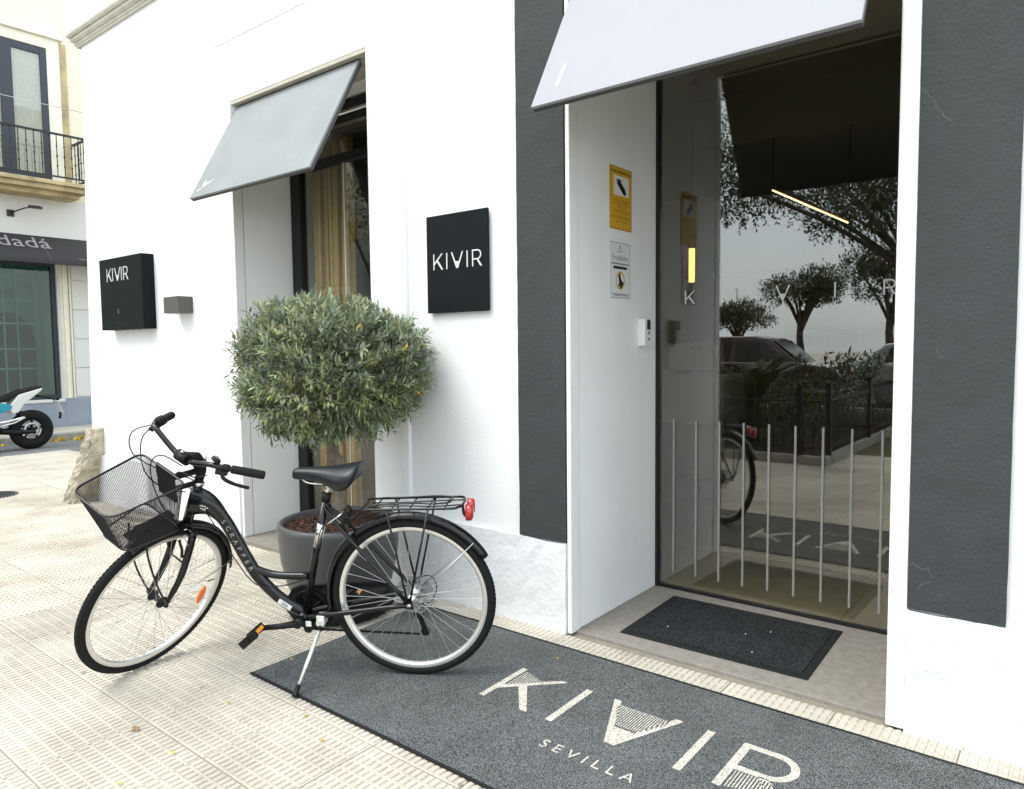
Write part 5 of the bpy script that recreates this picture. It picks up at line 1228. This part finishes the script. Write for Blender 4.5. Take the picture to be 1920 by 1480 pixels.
# palm and low planting in the bed
pm = thing('palm', 'low bushy palm with arching fronds inside the railed garden bed', 'palm', (-3.7, -5.3, .05))
b = MB(); b.lathe([(0, 0), (.18, 0), (.16, .25), (.13, .45), (0, .5)], n=14); b.build('trunk', BARKD, pm)
rg = random.Random(8)
for k in range(22):
    a = k*2.4; el = rg.uniform(.35, 1.35); L_ = rg.uniform(1.0, 1.5); b = MB(); tint = []; pts = []
    for i in range(9):
        t_ = i/8; pts.append(Vector((math.cos(a)*math.cos(el)*L_*t_, math.sin(a)*math.cos(el)*L_*t_, .42+math.sin(el)*L_*t_-.55*t_*t_*L_*.7)))
    b.tube(pts, .012, 5); tint = [(1, 1, 1)]*len(b.v)
    for i in range(26):
        t_ = .12+.86*i/26; j = min(7, int(t_*8)); p = pts[j].lerp(pts[j+1], t_*8-j); d = (pts[j+1]-pts[j]).normalized(); s_ = d.cross(Vector((0, 0, 1))).normalized()
        for sg_ in (-1, 1):
            q = (s_*sg_*.8+d*.6+Vector((0, 0, .12))).normalized(); l2 = .34*(1-.5*abs(t_-.45)); o_ = len(b.v); nn = d.cross(q).normalized()
            b.v += [tuple(p), tuple(p+q*l2*.5+d*.014), tuple(p+q*l2), tuple(p+q*l2*.5-d*.014)]; b.f.append((o_, o_+1, o_+2, o_+3)); b.sm.append(False); c_ = rg.uniform(.7, 1.2); tint += [(c_, c_, c_)]*4
    b.tint = tint; b.build('frond', PALMG, pm, recalc=False)
b = MB(); tint = []
for k in range(2600):
    p = Vector((rg.uniform(-10.8, -2.55), rg.uniform(-10.2, -4.6), 0)); p.z = .05+rg.random()*(.35+.45*(p.y < -6)+.25*math.sin(p.x*1.7))
    leaves(b, tint, p, Vector((rg.gauss(0, .5), rg.gauss(0, .5), 1)), 6, .13, .018, .8, rg, yell=0)
b.tint = tint; o = b.build('shrub_cover', GREEN, None, recalc=False); tag(o, 'dense dark shrub planting filling the railed garden bed', 'shrubs', kind='stuff')
def car(x, y, m_, label, tall):
    t = thing('parked_car', label, 'car', (x, y, -.02), group='cars parked on the road')
    hgt = 1.62 if tall else 1.46
    def body(hw, tp):
        return [(-2.15,.45),(-2.12,.82),(-1.95,.95),(-1.1,1.0),(1.2,1.0),(1.95,.90),(2.15,.72),(2.18,.42),(1.75,.28),(-1.9,.28)]
    rings = []
    for (yy, k) in ((-.88,.94),(-.84,1.0),(.84,1.0),(.88,.94)): rings.append([(px*(.985 if k < 1 else 1), yy, .28+(pz-.28)*k) for (px, pz) in body(0, 0)])
    b = MB(); b.loft(rings, smooth=False); b.build('body', m_, t, bevel=.05, seg=3)
    cab = [(-1.95,.96),(-1.55,hgt-.06),(-1.1,hgt),(.15,hgt),(.55,hgt-.06),(1.25,.98)]
    rings = [[(px*.93, yy*.80, pz if pz > 1.1 else pz) for (px, pz) in cab] if abs(yy) > .8 else [(px, yy, pz) for (px, pz) in cab] for yy in (-.84, -.72, .72, .84)]
    b = MB(); b.loft([[(px, -.80, pz) if pz < 1.1 else (px*.94, -.66, pz) for (px, pz) in cab], [(px, .80, pz) if pz < 1.1 else (px*.94, .66, pz) for (px, pz) in cab]], smooth=False); b.build('roof', m_, t, bevel=.04, seg=3)
    for s_ in (-1, 1):
        for (q0, q1) in (((-1.55, -.38)), ((-.30, .85))):
            zt = hgt-.13; pol = [(q0+.10, 1.02), (q0+.22 if q0 < -1 else q0+.02, zt), (q1-.02 if q1 < 0 else q1-.42, zt), (q1 if q1 < 0 else q1+.05, 1.02)]
            f = lambda px, pz, e: (px, s_*(.80-.14*(pz-1.0)/(hgt-1.0)+e), pz)
            b = MB(); b.prism(pol, lambda px, pz: f(px, pz, .004), lambda px, pz: f(px, pz, .012)); b.build('side_window', CARG, t)
    for wx in (-1.32, 1.30):
        for s_ in (-1, 1):
            b = MB(); b.lathe([(.24+.085*math.cos(2*math.pi*k/12), .09*math.sin(2*math.pi*k/12)) for k in range(12)], (wx, s_*.80, .325), (0, 1, 0), n=32, close=True); wl = b.build('wheel', TYRE, t)
            b = MB(); b.lathe([(0, .05), (.08, .06), (.20, .04), (.21, 0), (0, -.02)], (wx, s_*.82, .325), (0, s_, 0), n=20); b.build('hubcap', ALU, wl)
    for s_ in (-1, 1):
        b = MB(); b.obox((-2.13, s_*.66, .80), (1,0,0), (0,1,0), (0,0,1), .04, .16, .07); b.build('tail_light', REDL, t, bevel=.01)
        b = MB(); b.obox((2.05, s_*.62, .76), (1,0,0), (0,1,0), (0,0,1), .06, .18, .06); b.build('headlight', CHROME, t, bevel=.01)
    b = MB(); b.prism([(1.27,1.0),(1.20,1.04),(.60,hgt-.10),(.66,hgt-.12)], lambda px, pz: (px, -.60, pz), lambda px, pz: (px, .60, pz)); b.build('windscreen', CARG, t)
    return t
car(-6.4, -13.2, CARD, 'dark red estate car parked on the road beyond the garden', True)
car(-1.95, -13.4, CARW, 'silver car parked on the road near the gravel path', False)
